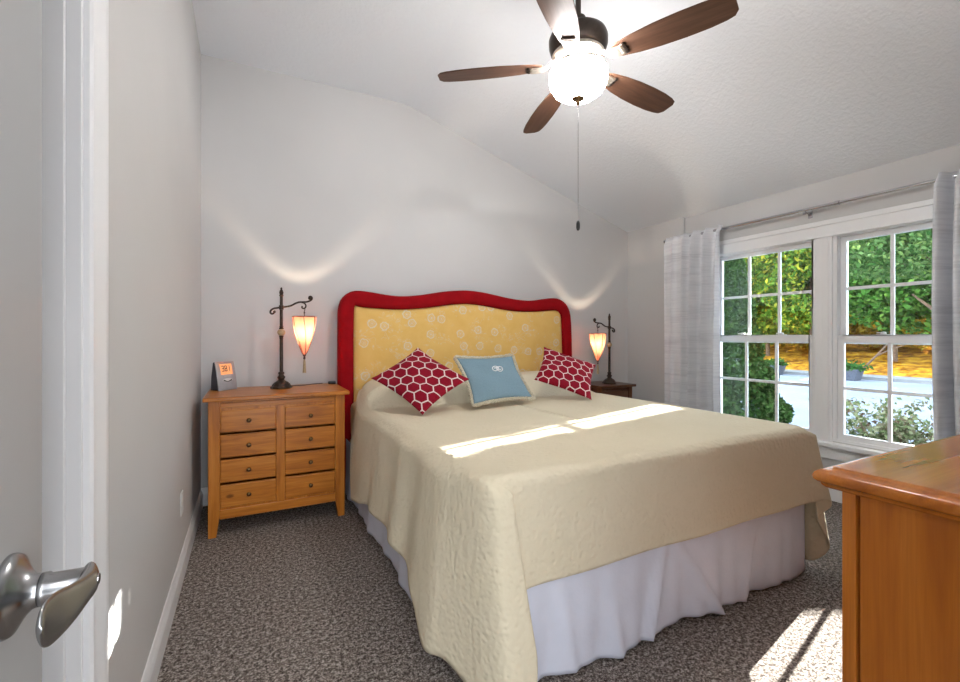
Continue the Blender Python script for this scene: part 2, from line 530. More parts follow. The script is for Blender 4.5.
# short hallway beyond the doorway
hw = MB()
hw.box(-1.15, 1.45, YF - 1.82, YF - 1.7, 0, 2.44).box(-1.27, -1.15, YF - 1.82, YF - .12, 0, 2.44).box(1.45, 1.57, YF - 1.82, YF - .12, 0, 2.44)
struct(hw.build('wall_hall', M['wall'], smooth=0))
struct(MB().box(-1.27, 1.57, YF - 1.82, YF - .12, 2.44, 2.5).build('ceiling_hall', M['ceil'], smooth=0))

# baseboards
def baseboard(name, a, b, n):
    # runs from a to b (xy), n = direction into the room
    a, b, n = Vector((*a, 0)), Vector((*b, 0)), Vector((*n, 0))
    pf = [(0, 0), (.015, 0), (.015, .085), (.011, .10), (.008, .108), (.004, .125), (0, .128)]
    mb = MB()
    mb.prism([a + n * p + Vector((0, 0, z)) for p, z in pf], b - a)
    return struct(mb.build(name, M['trim'], smooth=0))
baseboard('baseboard_left', (XL, 1.308), (XL, YB), (1, 0))
baseboard('baseboard_back', (XL, YB), (XR - .022, YB), (0, -1))
baseboard('baseboard_right', (XR, YF), (XR, 3.056), (-1, 0))
baseboard('baseboard_front', (EX1 + .1, YF), (XR, YF), (0, 1))

# closet doorway: jamb, stop and casing on the left wall
jm = MB()
jm.box(XL - .12, XL + .002, DY1 - .018, DY1, 0, DZ).box(XL - .12, XL + .002, DY0, DY0 + .018, 0, DZ).box(XL - .12, XL + .002, DY0, DY1, DZ - .018, DZ)
jm.box(XL - .085, XL - .022, DY1 - .03, DY1 - .018, 0, DZ).box(XL - .085, XL - .022, DY0 + .018, DY0 + .03, 0, DZ)
struct(jm.build('trim_1', M['trim'], smooth=0, bevel=.0015))
def casing_profile(w):
    return [(0, 0), (0, .012), (.006, .017), (.018, .017), (.026, .012), (.055, .013), (.075, .019), (w - .012, .021), (w - .004, .018), (w, .012), (w, 0)]
cs = MB()
cw = .112
cp = casing_profile(cw)
cs.prism([(XL + h, DY1 - .006 + q, 0) for q, h in cp], (0, 0, DZ + .1))
cs.prism([(XL + h, DY0 + .006 - q, 0) for q, h in cp], (0, 0, DZ + .1))
cs.prism([(XL + h, DY0 + .006, DZ - .006 + q) for q, h in cp], (0, DY1 - DY0 - .012, 0))
struct(cs.build('trim_2', M['trim'], smooth=30))
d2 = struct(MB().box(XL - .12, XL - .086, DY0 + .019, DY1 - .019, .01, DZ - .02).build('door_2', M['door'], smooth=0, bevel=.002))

# entry door, standing open along the left side, with its lever handle
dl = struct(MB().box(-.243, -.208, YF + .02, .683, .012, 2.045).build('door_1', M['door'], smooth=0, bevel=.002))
RX = Matrix.Rotation(PI / 2, 3, 'Y')          # lathe axis z -> +x
hy, hz, hx = .598, .968, -.208
ro = MB().lathe([(0, 0), (.0385, 0), (.0385, .003), (.037, .006), (.031, .009), (.022, .0145), (.0165, .020), (.0155, .025)], 40, (hx, hy, hz), RX)
ro.lathe([(.0145, .024), (.0158, .0262), (.0158, .030), (.0142, .032), (.0136, .060)], 32, (hx, hy, hz), RX)
rose = ro.build('lever_rosette', M['steel'], dl, smooth=50)
lv = MB()
# barrel head, then a paddle that runs back towards the hinge and widens
rows = []
LP = [  # y offset, x, z centre, half height, half thickness
    (.016, .0590, .001, .0095, .0035), (.013, .0600, .000, .0140, .0065), (.000, .0615, -.001, .0158, .0085), (-.014, .0620, -.001, .0158, .0065),
    (-.030, .0615, -.001, .0170, .0045), (-.048, .0590, .000, .0195, .0036), (-.064, .0565, .002, .0215, .0034), (-.080, .0550, .005, .0215, .0034),
    (-.093, .0545, .008, .0180, .0032), (-.101, .0550, .010, .0120, .0028), (-.105, .0555, .011, .004, .002)]
for dy, x, z, hh, ht in spline(LP, 5):
    rows.append([(hx + x + ht * math.cos(a) * (1 if True else 0), hy + dy, hz + z + hh * math.sin(a)) for a in [2 * PI * k / 20 for k in range(20)]])
b = len(lv.v)
lv.grid(rows, close_v=True)
lv.f.append(tuple(b + k for k in range(20))); lv.f.append(tuple(b + (len(rows) - 1) * 20 + k for k in range(20)))
lever = lv.build('lever', M['steel'], rose, smooth=60)
MB().lathe([(0, .0702), (.0052, .0702), (.0055, .069), (.0055, .064)], 20, (hx, hy, hz), RX).build('lock_button', M['chrome'], lever)

# ---------------------------------------------------------------- window
def rect_frame(mb, y0, y1, z0, z1, w, x0, x1, wt=None, wb=None):
    wt = wt or w; wb = wb or w
    mb.box(x0, x1, y0, y0 + w, z0, z1).box(x0, x1, y1 - w, y1, z0, z1).box(x0, x1, y0 + w, y1 - w, z0, z0 + wb).box(x0, x1, y0 + w, y1 - w, z1 - wt, z1)
    return mb
def window(idx, y0, y1):
    z0, z1 = .43, 1.985
    fr = struct(rect_frame(MB(), y0, y1, z0, z1, .03, XR + .005, XR + .13).build('window_%d' % idx, M['vinyl'], smooth=0, bevel=.003))
    g0, g1 = y0 + .062, y1 - .062
    def sash(name, za, zb, x, wt, wb):
        s = rect_frame(MB(), y0 + .024, y1 - .024, za, zb, .040, x, x + .035, wt, wb).build(name, M['vinyl'], fr, smooth=0, bevel=.004)
        gz0, gz1 = za + wb, zb - wt
        mu = MB()
        for k in (1, 2):
            y = g0 + (g1 - g0) * k / 3
            mu.box(x + .010, x + .026, y - .011, y + .011, gz0, gz1)
        zm = (gz0 + gz1) / 2
        mu.box(x + .0105, x + .0255, g0, g1, zm - .011, zm + .011)
        mu.build('muntin_grid', M['vinyl'], s, smooth=0, bevel=.002)
        MB().box(x + .016, x + .020, g0 - .003, g1 + .003, gz0 - .003, gz1 + .003).build('glass', M['glass'], s, smooth=0)
        return s
    up = sash('upper_sash', 1.165, 1.962, XR + .062, .042, .055)
    lo = sash('lower_sash', .445, 1.225, XR + .022, .052, .052)
    for k in (1, 3):
        y = g0 + (g1 - g0) * (k + .35) / 4.7
        lk = MB().box(XR + .026, XR + .056, y - .035, y + .035, 1.225, 1.233)
        lk.lathe([(0, 0), (.017, 0), (.017, .010), (.011, .017), (0, .018)], 20, (XR + .042, y, 1.232))
        lk.box(XR + .018, XR + .036, y - .004, y + .030, 1.238, 1.246)
        lk.build('sash_lock', M['plate'], lo, smooth=40, bevel=.002)
    return fr
window(1, 1.888, 2.775)
window(2, .868, 1.79)
wc = MB()
wc.box(XR - .012, XR + .10, 1.784, 1.894, .43, 1.985)                      # mullion
wc.box(XR - .018, XR - .011, 1.805, 1.845, .43, 1.975)
wc.box(XR - .018, XR, 2.765, 2.865, .40, 1.972).box(XR - .018, XR, .765, .870, .40, 1.972)
wc.box(XR - .018, XR, .765, 2.865, 1.965, 2.055).box(XR - .030, XR, .755, 2.875, 2.048, 2.085).box(XR - .024, XR + .02, .862, 2.78, 1.960, 1.975)
struct(wc.build('trim_3', M['trim'], smooth=0, bevel=.004))
sl = MB().box(XR - .062, XR + .03, .73, 2.89, .40, .432)
sl.box(XR - .016, XR, .765, 2.865, .305, .40)
struct(sl.build('trim_4', M['trim'], smooth=0, bevel=.006))

# curtain rod and the two curtains
RXX, RZ = XR - .088, 2.178
rod = thing('curtain_rod', 'satin chrome telescoping curtain rod spanning the window wall above both windows', 'curtain rod', (RXX, 1.9, RZ))
MB().tube([(RXX, 1.72, RZ), (RXX, 3.20, RZ)], .0135, 16).build('outer_tube', M['chrome'], rod)
MB().tube([(RXX, .52, RZ), (RXX, 1.75, RZ)], .0112, 16).build('inner_tube', M['chrome'], rod)
MB().tube([(RXX, 1.70, RZ), (RXX, 1.73, RZ)], .0165, 16).build('joint_collar', M['chrome'], rod)
for y in (3.15, 1.93, .58):
    bk = MB().tube([(RXX, y, RZ - .012), (RXX + .03, y, RZ - .018), (XR - (.024 if y > 3 else .002), y, RZ - .018)], .006, 10)
    bk.box(XR - (.03 if y > 3 else .008), XR - (.0225 if y > 3 else 0), y - .014, y + .014, RZ - .05, RZ + .02)
    bk.box(RXX - .008, RXX + .008, y - .008, y + .008, RZ - .033, RZ - .008)
    bk.build('bracket', M['chrome'], rod, smooth=30)
for y, s in ((3.20, 1), (.52, -1)):
    MB().sphere((RXX, y + s * .018, RZ), .02, 16, 10).build('finial', M['chrome'], rod)

def curtain(name, label, y0, y1, folds, flat, seed, z_bot=.03, gather=0.0):
    """cloth hanging on the rod: y0..y1 at the top, pleats as waves in x"""
    rng = random.Random(seed)
    ph = [rng.uniform(-.5, .5) for _ in range(folds + 2)]
    am = [rng.uniform(.65, 1.15) for _ in range(folds + 2)]
    NS, NZ = 150, 60
    P = []
    for i in range(NS + 1):
        s = i / NS
        row = []
        for j in range(NZ + 1):
            t = j / NZ                       # 0 top, 1 bottom
            z = RZ + .028 + (z_bot - RZ - .028) * t
            k = s * folds
            q = min(int(k), folds - 1)
            sh = max(0, min(1, (s - flat) / .15)) if flat > 0 else max(0, min(1, (1 - s + flat) / .15 if flat < 0 else 1))
            a = (.060 * am[q] * (1 - (k - q)) + .060 * am[q + 1] * (k - q)) * (.25 + .75 * sh) * (1 + .25 * t)
            w = k * 2 * PI + .5 * math.sin(2.2 * t + ph[q] * 3)
            wave = math.sin(w) + .25 * math.sin(2 * w + 1.1 + 2 * t)
            head = max(0, 1 - t / .035)
            x = RXX - .022 - .026 * (1 - head) + a * wave * (.65 + .35 * (1 - head))
            x = min(x, RXX + .045)
            y = y0 + (y1 - y0) * s + .010 * math.cos(w) * (1 - head) + gather * math.sin(PI * min(1, t * 1.1)) * s
            row.append((x, y, z))
        P.append(row)
    o = MB().grid(P).build(name, M['curtain'], None, smooth=80, solid=.003, merge=False)
    return tag(o, label, 'curtain')
curtain('curtain', 'pale grey slub curtain hanging at the bed side of the window, nearest the headboard wall', 3.185, 2.572, 5, .30, 4, gather=.012)
curtain('curtain', 'pale grey curtain at the right edge of the window, rising behind the big wooden dresser', .58, 1.172, 6, 0, 9, gather=.02)

# wall outlet
ol = thing('wall_outlet', 'white electrical outlet plate low on the left wall before the pine chest', 'outlet', (XL, 2.717, .376))
MB().box(XL + .0005, XL + .006, 2.68, 2.754, .318, .434).build('cover_plate', M['plate'], ol, smooth=0, bevel=.003)
for z in (.352, .400):
    MB().box(XL + .006, XL + .009, 2.70, 2.734, z - .016, z + .016).build('socket', M['plate'], ol, smooth=0, bevel=.004)

# unseen hallway ceiling lamp, added to brighten the room through the doorway
hl = thing('hall_fill_lamp', 'round white fill lamp added out of view on the hallway ceiling', 'ceiling light', (.3, -1.0, 2.44))
MB().lathe([(0, 2.4395), (.17, 2.4395), (.17, 2.415), (.155, 2.41)], 40, (.3, -1.0, 0)).build('light_base', M['trim'], hl)
MB().lathe([(.155, 2.412), (.145, 2.385), (.11, 2.36), (.06, 2.345), (0, 2.34)], 40, (.3, -1.0, 0)).build('diffuser', M['hall_fill_globe'], hl)

# ---------------------------------------------------------------- ceiling fan
FX, FY = 1.362, 1.655
fz = zc(FX)
fan = thing('ceiling_fan', 'five blade walnut ceiling fan with a lit frosted bowl light hanging from the sloped ceiling', 'ceiling fan', (FX, FY, fz))
MB().lathe([(.0, .02), (.075, .012), (.078, -.01), (.06, -.055), (.03, -.08), (.016, -.085)], 40, (FX, FY, fz - .01)).build('canopy', M['fan_metal'], fan)
MB().tube([(FX, FY, fz - .08), (FX, FY, 2.60)], .013, 16).build('downrod', M['fan_metal'], fan)
mt = MB().lathe([(.016, 2.70), (.034, 2.695), (.036, 2.632), (.080, 2.628), (.114, 2.622), (.128, 2.612), (.135, 2.594), (.134, 2.565), (.126, 2.540), (.118, 2.530), (.110, 2.528)], 48, (FX, FY, 0)).build('motor_housing', M['fan_metal'], fan)
MB().lathe([(.112, 2.530), (.119, 2.523), (.119, 2.510), (.108, 2.502), (.095, 2.498), (.078, 2.494)], 48, (FX, FY, 0)).build('trim_band', M['fan_bright'], mt)
MB().lathe([(.078, 2.496), (.074, 2.484), (.060, 2.478), (.060, 2.466), (.126, 2.460), (.130, 2.452), (.126, 2.446)], 48, (FX, FY, 0)).build('light_fitter', M['fan_bright'], fan)
gl = MB().lathe([(.126, 2.452), (.1330, 2.438), (.1345, 2.414), (.129, 2.385), (.111, 2.355), (.082, 2.334), (.045, 2.323), (.012, 2.321), (0, 2.321)], 48, (FX, FY, 0)).build('globe', M['globe'], fan)
fi = MB().lathe([(0, 2.327), (.026, 2.326), (.029, 2.321), (.024, 2.316), (.013, 2.312), (.009, 2.305), (.011, 2.300), (.007, 2.293), (0, 2.291)], 24, (FX, FY, 0)).build('finial', M['knob'], fan)
ch = MB().tube([(FX, FY, 2.294), (FX, FY, 1.752)], .0011, 6)
for k in range(43): ch.sphere((FX, FY, 2.288 - k * .0125), .0017, 6, 4)
chain = ch.build('pull_chain', M['chrome'], fan)
MB().lathe([(.001, 1.757), (.006, 1.752), (.0085, 1.742), (.0085, 1.722), (.006, 1.712), (.001, 1.709)], 16, (FX, FY, 0)).build('pull_knob', M['black'], chain)
for k in range(3):       # the three bulbs, seen only through the gap between bowl and motor
    bd_ = bpy.data.lights.new('fan_bulb', 'POINT'); bd_.energy = FAN_BULB_W; bd_.color = (1.0, .985, .97); bd_.shadow_soft_size = .02
    bo = bpy.data.objects.new('fan_bulb', bd_); COL.objects.link(bo); bo.parent = fan
    bo.location = (.097 * math.cos(.3 + k * 2.094), .097 * math.sin(.3 + k * 2.094), 2.476 - fz)
def fan_blade(ang):
    R = Matrix.Rotation(math.radians(ang), 3, 'Z') @ Matrix.Rotation(math.radians(2.5), 3, 'Y') @ Matrix.Rotation(math.radians(-11), 3, 'X')
    L0, L1 = .165, .655
    out = [(.165, .030), (.20, .042), (.27, .056), (.36, .066), (.46, .070), (.55, .068), (.61, .061), (.640, .052), (.655, .030)]
    top = [(x, w) for x, w in out]; bot = [(x, -w * .96) for x, w in reversed(out)]
    T = lambda p: R @ Vector(p) + Vector((0, 0, 2.476))
    bm_ = MB().prism([T((x, y, 0)) for x, y in top + bot], R @ Vector((0, 0, .006)))
    me = bm_
    # local frame so the grain runs along the blade
    mb = MB(); mb.v = [tuple(R.inverted() @ (Vector(p) - Vector((0, 0, 2.476)))) for p in me.v]; mb.f = me.f
    o = mb.build('fan_blade', M['blade'], None, smooth=0, bevel=.0015)
    o.parent = fan
    o.matrix_parent_inverse = Matrix.Identity(4)
    o.location = (0, 0, 2.476 - fz)
    o.rotation_euler = R.to_euler()
    ir = MB()
    pts = spline([(.100, 0, .030), (.120, 0, .018), (.150, 0, -.004), (.185, 0, -.010), (.215, 0, -.010)], 4)
    wd_ = spline([(.012,), (.014,), (.020,), (.027,), (.026,)], 4)
    rows = []
    for p, w in zip(pts, wd_):
        rows.append([(p[0], -w[0], p[2]), (p[0], -w[0], p[2] + .007), (p[0], w[0], p[2] + .007), (p[0], w[0], p[2])])
    bb = len(ir.v); ir.grid(rows, close_v=True)
    ir.f.append((bb, bb + 1, bb + 2, bb + 3)); e = bb + (len(rows) - 1) * 4; ir.f.append((e + 3, e + 2, e + 1, e))
    for yy in (-.017, 0, .017): ir.sphere((.214, yy, -.0065), .011, 12, 8, (1, 1, .45))
    q = ir.build('blade_iron', M['fan_bright'], None, smooth=45)
    q.parent = o
    tip = MB()
    for yy in (-.020, 0, .020): tip.sphere((.226, yy, -.0035), .013, 12, 8, (1, 1, .4))
    tq = tip.build('iron_scroll', M['bronze'], None, smooth=60); tq.parent = o
for k in range(5): fan_blade(4 + 72 * k)

# ---------------------------------------------------------------- pine chest of drawers (left bedside)
def knob(mb, x, y, z, s=1.0):
    Rm = Matrix.Rotation(PI / 2, 3, 'X')
    mb.lathe([(0, 0), (.008 * s, 0), (.006 * s, .004), (.005 * s, .010), (.011 * s, .014), (.0135 * s, .020), (.011 * s, .026), (.004 * s, .029), (0, .0292)], 20, (x, y, z), Rm)
    return mb
def chest(name, label, x0, x1, y0, y1, h, cols, rows, wx, wz, wy, over=.027, post=.061, tray=True):
    t = thing(name, label, 'chest of drawers', ((x0 + x1) / 2, (y0 + y1) / 2, 0))
    zt = h - .026
    MB().box(x0 - over, x1 + over, y0 - over - .004, y1, zt, h).build('top', wy, t, smooth=0, bevel=.007, seg=3)
    zb = .105
    cb = MB()
    ps = post
    cb.box(x0 + .012, x1 - .012, y0 + .012, y1 - .01, zb + .02, zt)           # body
    cb.build('carcass', wz, t, smooth=0)
    for xa, xb, s in ((x0, x0 + ps, 1), (x1 - ps, x1, -1)):
        for ya, yb, sy in ((y0, y0 + .055, 1), (y1 - .06, y1 - .005, -1)):
            lg = MB().box(xa, xb, ya, yb, zb + .02, zt)
            u0, u1 = (xa, xb - .018) if s > 0 else (xa + .018, xb)
            v0, v1 = (ya, yb - .012) if sy > 0 else (ya + .012, yb)
            lg.taper((u0, u1, v0, v1, 0), (xa, xb, ya, yb, zb + .02))
            lg.build('leg', wz, t, smooth=0, bevel=.003)
    inx0, inx1 = x0 + ps, x1 - ps
    rl = MB().box(inx0, inx1, y0 + .004, y0 + .03, zb, zb + .055)
    rl.build('bottom_rail', wx, t, smooth=0, bevel=.002)
    ztop = zt - (.05 if tray else .02)
    if tray:
        tr = MB().box(inx0 + .004, inx1 - .004, y0 + .002, y0 + .03, zt - .042, zt - .012).build('pull_out_tray', wx, t, smooth=0, bevel=.004)
    mb = MB()
    n = cols
    gap = .046
    cwid = (inx1 - inx0 - gap * (n - 1)) / n
    for k in range(1, n):
        xx = inx0 + cwid * k + gap * (k - 1)
        mb.box(xx, xx + gap, y0 + .004, y0 + .03, zb + .055, ztop)
    if n > 1: mb.build('centre_stile', wz, t, smooth=0, bevel=.002)
    z0 = zb + .060
    rh = (ztop - z0) / rows
    for r in range(1, rows):
        MB().box(inx0, inx1, y0 + .012, y0 + .03, z0 + rh * r - .006, z0 + rh * r + .006).build('drawer_divider', wx, t, smooth=0)
    for k in range(n):
        xa = inx0 + (cwid + gap) * k
        for r in range(rows):
            za = z0 + rh * r
            d = MB().box(xa + .004, xa + cwid - .004, y0 + .004, y0 + .024, za + .009, za + rh - .009).build('drawer', wx, t, smooth=0, bevel=.005, seg=2)
            knob(MB(), xa + cwid / 2, y0 + .004, za + rh / 2).build('knob', M['knob'], d)
    return t
NS_H = .850
ns = chest('pine_chest', 'honey pine chest of eight small drawers at the left of the bed', -.216, .583, 3.15, 3.70, NS_H, 2, 4, M['pine_x'], M['pine_z'], M['pine_x'])
RN_H = .735
rn = chest('bedside_chest', 'dark brown bedside chest at the far right of the bed in the corner', 3.05, 3.46, 3.36, 3.75, RN_H, 1, 3, M['dark_wood_x'], M['dark_wood_z'], M['dark_wood_x'], tray=False, post=.05)

# ---------------------------------------------------------------- table lamps
def make_lamp(label):
    t = thing('table_lamp', label, 'lamp')
    base = MB().lathe([(0, 0), (.072, 0), (.075, .006), (.071, .014), (.064, .018), (.060, .030), (.047, .044), (.032, .052), (.024, .058), (.020, .066), (.026, .074), (.027, .084), (.019, .092), (.017, .102), (.022, .108), (.019, .118), (.012, .122), (0, .122)], 10)
    base.build('lamp_base', M['bronze'], t, smooth=25)
    MB().tube([(0, 0, .118), (0, 0, .675)], [.0125, .0105], 14).build('lamp_pole', M['bronze'], t)
    MB().lathe([(.010, .36), (.015, .366), (.012, .374), (.016, .378), (.016, .384)], 20).build('collar', M['bronze'], t)
    MB().lathe([(.016, .432), (.016, .438), (.012, .444), (.015, .450), (.010, .456)], 20).build('collar', M['bronze'], t)
    MB().sphere((0, 0, .408), .028, 20, 12, (1, 1, .92)).build('ball', M['ball'], t)
    MB().lathe([(.010, .670), (.016, .676), (.012, .684), (.014, .692), (.015, .702), (.010, .716), (.006, .722), (.008, .728), (.004, .736), (0, .738)], 16).build('finial', M['bronze'], t)
    arm = MB()
    # scrolled cross arm
    AZ = .045
    curve = [(-.045, .512), (-.054, .500), (-.066, .498), (-.073, .508), (-.068, .524), (-.052, .536), (-.030, .541), (0, .546), (.030, .551), (.065, .560), (.095, .578), (.120, .588), (.148, .590), (.172, .592), (.195, .600), (.209, .612), (.211, .626), (.201, .634), (.191, .628), (.192, .618)]
    pts = [(p[0], 0, p[1] + AZ) for p in spline(curve, 4)]
    arm.tube(pts, .0068, 10, flat=(1, 1.1))
    arm.sphere((-.046, 0, .513 + AZ), .010, 12, 8).sphere((.194, 0, .619 + AZ), .011, 12, 8)
    sc = [(.136, .588), (.156, .582), (.168, .566), (.164, .548), (.150, .542), (.140, .550), (.144, .560)]
    arm.tube([(p[0], 0, p[1] + AZ) for p in spline(sc, 4)], .0055, 10)
    arm.lathe([(.0, .527 + AZ), (.016, .530 + AZ), (.017, .560 + AZ), (.0, .563 + AZ)], 16)
    arm.build('scroll_arm', M['bronze'], t)
    cx = .158
    MB().tube([(cx, 0, .590), (cx + .004, 0, .577), (cx, 0, .569), (cx - .002, 0, .560), (cx, 0, .530)], .003, 8).sphere((cx, 0, .555), .0065, 10, 8).build('hook', M['bronze'], t)
    prof = [(.0835, .480), (.082, .455), (.078, .420), (.072, .385), (.063, .345), (.050, .300), (.034, .255), (.018, .215), (.008, .195)]
    sh = MB().lathe([tuple(p) for p in spline(prof, 3)], 48, (cx, 0, AZ)).build('lamp_shade', M['shade'], t, smooth=80)
    cage = MB()
    ps = spline(prof, 4)
    for k in range(6):
        a0 = 2 * PI * k / 6 + .35
        cage.tube([(cx + (r + .0008) * math.cos(a0 + (.48 - z) * 1.5), (r + .0008) * math.sin(a0 + (.48 - z) * 1.5), z + AZ) for r, z in ps], .0030, 6)
    ring = [(cx + .0842 * math.cos(2 * PI * k / 48), .0842 * math.sin(2 * PI * k / 48), .480 + AZ) for k in range(49)]
    cage.tube(ring, .0035, 8)
    cage.build('wire_rib', M['rib'], sh)
    cap = MB().lathe([(.0, .484), (.063, .482), (.063, .478), (0, .480)], 40, (cx, 0, AZ))
    for k in range(3):
        a = 2 * PI * k / 3 + .9
        cap.tube([(cx + .056 * math.cos(a), .056 * math.sin(a), .480 + AZ), (cx + .084 * math.cos(a), .084 * math.sin(a), .480 + AZ)], .0015, 6)
    cap.build('shade_cap', M['rib'], sh)
    MB().lathe([(.0, .200), (.010, .198), (.011, .188), (.006, .182), (.009, .172), (.007, .162), (0, .160)], 14, (cx, 0, AZ)).build('drop_bead', M['rib'], sh)
    ts = MB().lathe([(.004, .164), (.008, .150), (.009, .120), (.011, .066), (.002, .064)], 14, (cx, 0, AZ))
    for k in range(12):
        a = 2 * PI * k / 12
        ts.tube([(cx + .007 * math.cos(a), .007 * math.sin(a), .146 + AZ), (cx + .0115 * math.cos(a), .0115 * math.sin(a),   .060 + AZ)], .0014, 5)
    ts.build('tassel', M['tassel'], sh)
    ld = bpy.data.lights.new('lamp_bulb', 'POINT')
    ld.energy = LAMP_W; ld.color = (1.0, .80, .58); ld.shadow_soft_size = .009
    lo = bpy.data.objects.new('lamp_bulb', ld); COL.objects.link(lo)
    lo.location = (cx, 0, .380 + AZ); lo.parent = t
    return t
lamp1 = make_lamp('dark bronze table lamp with salmon shade standing on the pine chest left of the bed')
lamp2 = copy_tree(lamp1)
lamp2['label'] = 'dark bronze table lamp with salmon shade on the dark chest right of the bed'
lamp1['group'] = lamp2['group'] = 'pair of hanging shade bedside lamps'
lamp1.location = (.208, 3.49, NS_H)
lamp2.location = (3.285, 3.50, RN_H)
lamp2.rotation_euler = (0, 0, PI)
lamp1.scale = lamp2.scale = (.97, .97, .97)
def cord(parent, pts, name='power_cord'):
    return MB().tube(spline(pts, 6), .0028, 8).build(name, M['black'], parent)
cord(lamp1, [(.27, 3.57, NS_H + .004), (.33, 3.585, NS_H + .004), (.38, 3.60, NS_H + .0035), (.45, 3.66, NS_H + .0035), (.52, 3.675, NS_H + .004)])
# small black switch lying at the chest's back corner
tag(MB().box(.545, .60, 3.60, 3.632, NS_H + .0005, NS_H + .022).build('cord_switch', M['black'], None, smooth=0, bevel=.006), 'small black cord switch lying on the pine chest beside the headboard', 'switch')

# ---------------------------------------------------------------- alarm clock
ck = thing('alarm_clock', 'silver desk clock with an orange screen on the pine chest near the left wall', 'clock', (-.150, 3.565, NS_H + .0005))
ck.rotation_euler = (0, 0, math.radians(45))
def ckb(mb, name, m, parent=ck, **k):
    o = mb.build(name, m, None, **k); o.parent = parent; return o
W2, HH = .075, .195
side = [(-.035, 0), (-.022, HH * .62), (-.005, HH), (.020, HH), (.036, HH * .5), (.040, 0)]   # y (front negative), z
ckb(MB().prism([(-W2 + .006, y, z) for y, z in [(-.030, .002), (-.012, HH * .6), (.002, HH - .006), (.022, HH - .004), (.036, HH * .5), (.040, .002)]], (2 * W2 - .012, 0, 0)), 'clock_body', M['clock_dark'], smooth=0, bevel=.003)
fr_ = [(-.040, .0), (-.032, HH * .35), (-.020, HH * .72), (-.004, HH), (.004, HH), (-.010, HH * .7), (-.022, HH * .34), (-.030, .0)]
face = ckb(MB().prism([(-W2, y, z) for y, z in fr_], (2 * W2, 0, 0)), 'silver_face', M['silver'], smooth=30, bevel=.002)
def on_face(u, z, off=.0012):     # point on the sloping face
    zs = [0, HH * .35, HH * .72, HH]; ys = [-.040, -.032, -.020, -.004]
    return Vector((u, float(np.interp(z, zs, ys)) - off, z))
def face_patch(u0, u1, z0, z1, off):
    P = [[on_face(u, z, off) for z in np.linspace(z0, z1, 6)] for u in np.linspace(u0, u1, 4)]
    return MB().grid(P)
ckb(face_patch(-.048, .048, .106, .178, .0015), 'screen', M['lcd'], smooth=0, solid=.002)
dg = MB()
seg = {'1': 'bc', '2': 'abged', '3': 'abgcd', '8': 'abcdefg', '5': 'afgcd'}
def digit(ch_, u, z, w, h):
    S = {'a': (u, u + w, z + h, z + h), 'g': (u, u + w, z + h / 2, z + h / 2), 'd': (u, u + w, z, z), 'f': (u, u, z + h / 2, z + h), 'b': (u + w, u + w, z + h / 2, z + h), 'e': (u, u, z, z + h / 2), 'c': (u + w, u + w, z, z + h / 2)}
    for q in seg[ch_]:
        a, b_, c, d_ = S[q]; p = .0026
        P = [[on_face(uu, zz, .0032) for zz in (c - p, d_ + p)] for uu in (a - p, b_ + p)]
        dg.grid(P)
digit('3', -.034, .130, .014, .034); digit('8', -.010, .130, .014, .034); digit('1', .012, .130, .014, .034)
ckb(dg, 'screen_digits', M['black'], smooth=0)
ckb(face_patch(-.03, .03, .092, .098, .0012), 'button_row', M['grey_plastic'], smooth=0, solid=.002)
ov = MB()
pp = [on_face(.040 * math.cos(2 * PI * k / 28), .068 + .012 * math.sin(2 * PI * k / 28), .0018) for k in range(28)]
ov.add(pp, [tuple(range(28))])
ckb(ov, 'emblem_oval', M['plate'], smooth=0)
ov = MB()
pp = [on_face(-.034 + .068 * k / 10, .070 + .006 * math.cos(k * PI / 5) - .004, .0026) for k in range(11)] + [on_face(.034 - .068 * k / 10, .062 + .003 * math.cos(k * PI / 5) - .003 , .0026) for k in range(11)]
ov.add(pp, [tuple(range(22))])
ckb(ov, 'emblem_mark', M['black'], smooth=0)

# ---------------------------------------------------------------- bed
bed = thing('bed', 'king size bed with a red framed yellow floral headboard against the back wall', 'bed', (1.6, 2.5, 0))
HB_Y = 3.62
YAWS, YAWC = math.sin(YAW), math.cos(YAW)
# headboard outlines in metres (x, z) on its own face
outer = [(.627, .818), (.627, 1.36), (.631, 1.435), (.650, 1.503), (.695, 1.556), (.76, 1.581), (.867, 1.576), (1.09, 1.551), (1.277, 1.565), (1.497, 1.604), (1.704, 1.626), (1.893, 1.618), (2.205, 1.571), (2.418, 1.561), (2.64, 1.592), (2.755, 1.586), (2.856, 1.51), (2.893, 1.374), (2.907, 1.019)]
inner = [(.742, .746), (.744, 1.40), (.768, 1.452), (.86, 1.447), (1.09, 1.440), (1.325, 1.457), (1.651, 1.503), (1.865, 1.500), (2.205, 1.457), (2.45, 1.456), (2.70, 1.474), (2.762, 1.452), (2.786, 1.38), (2.798, 1.063)]
def outline(pts, zb):
    p = [tuple(q) for q in spline(pts, 6)]
    return [(pts[0][0], zb)] + p + [(pts[-1][0], zb)]
oo = outline(outer, .0); ii = outline(inner, .30)
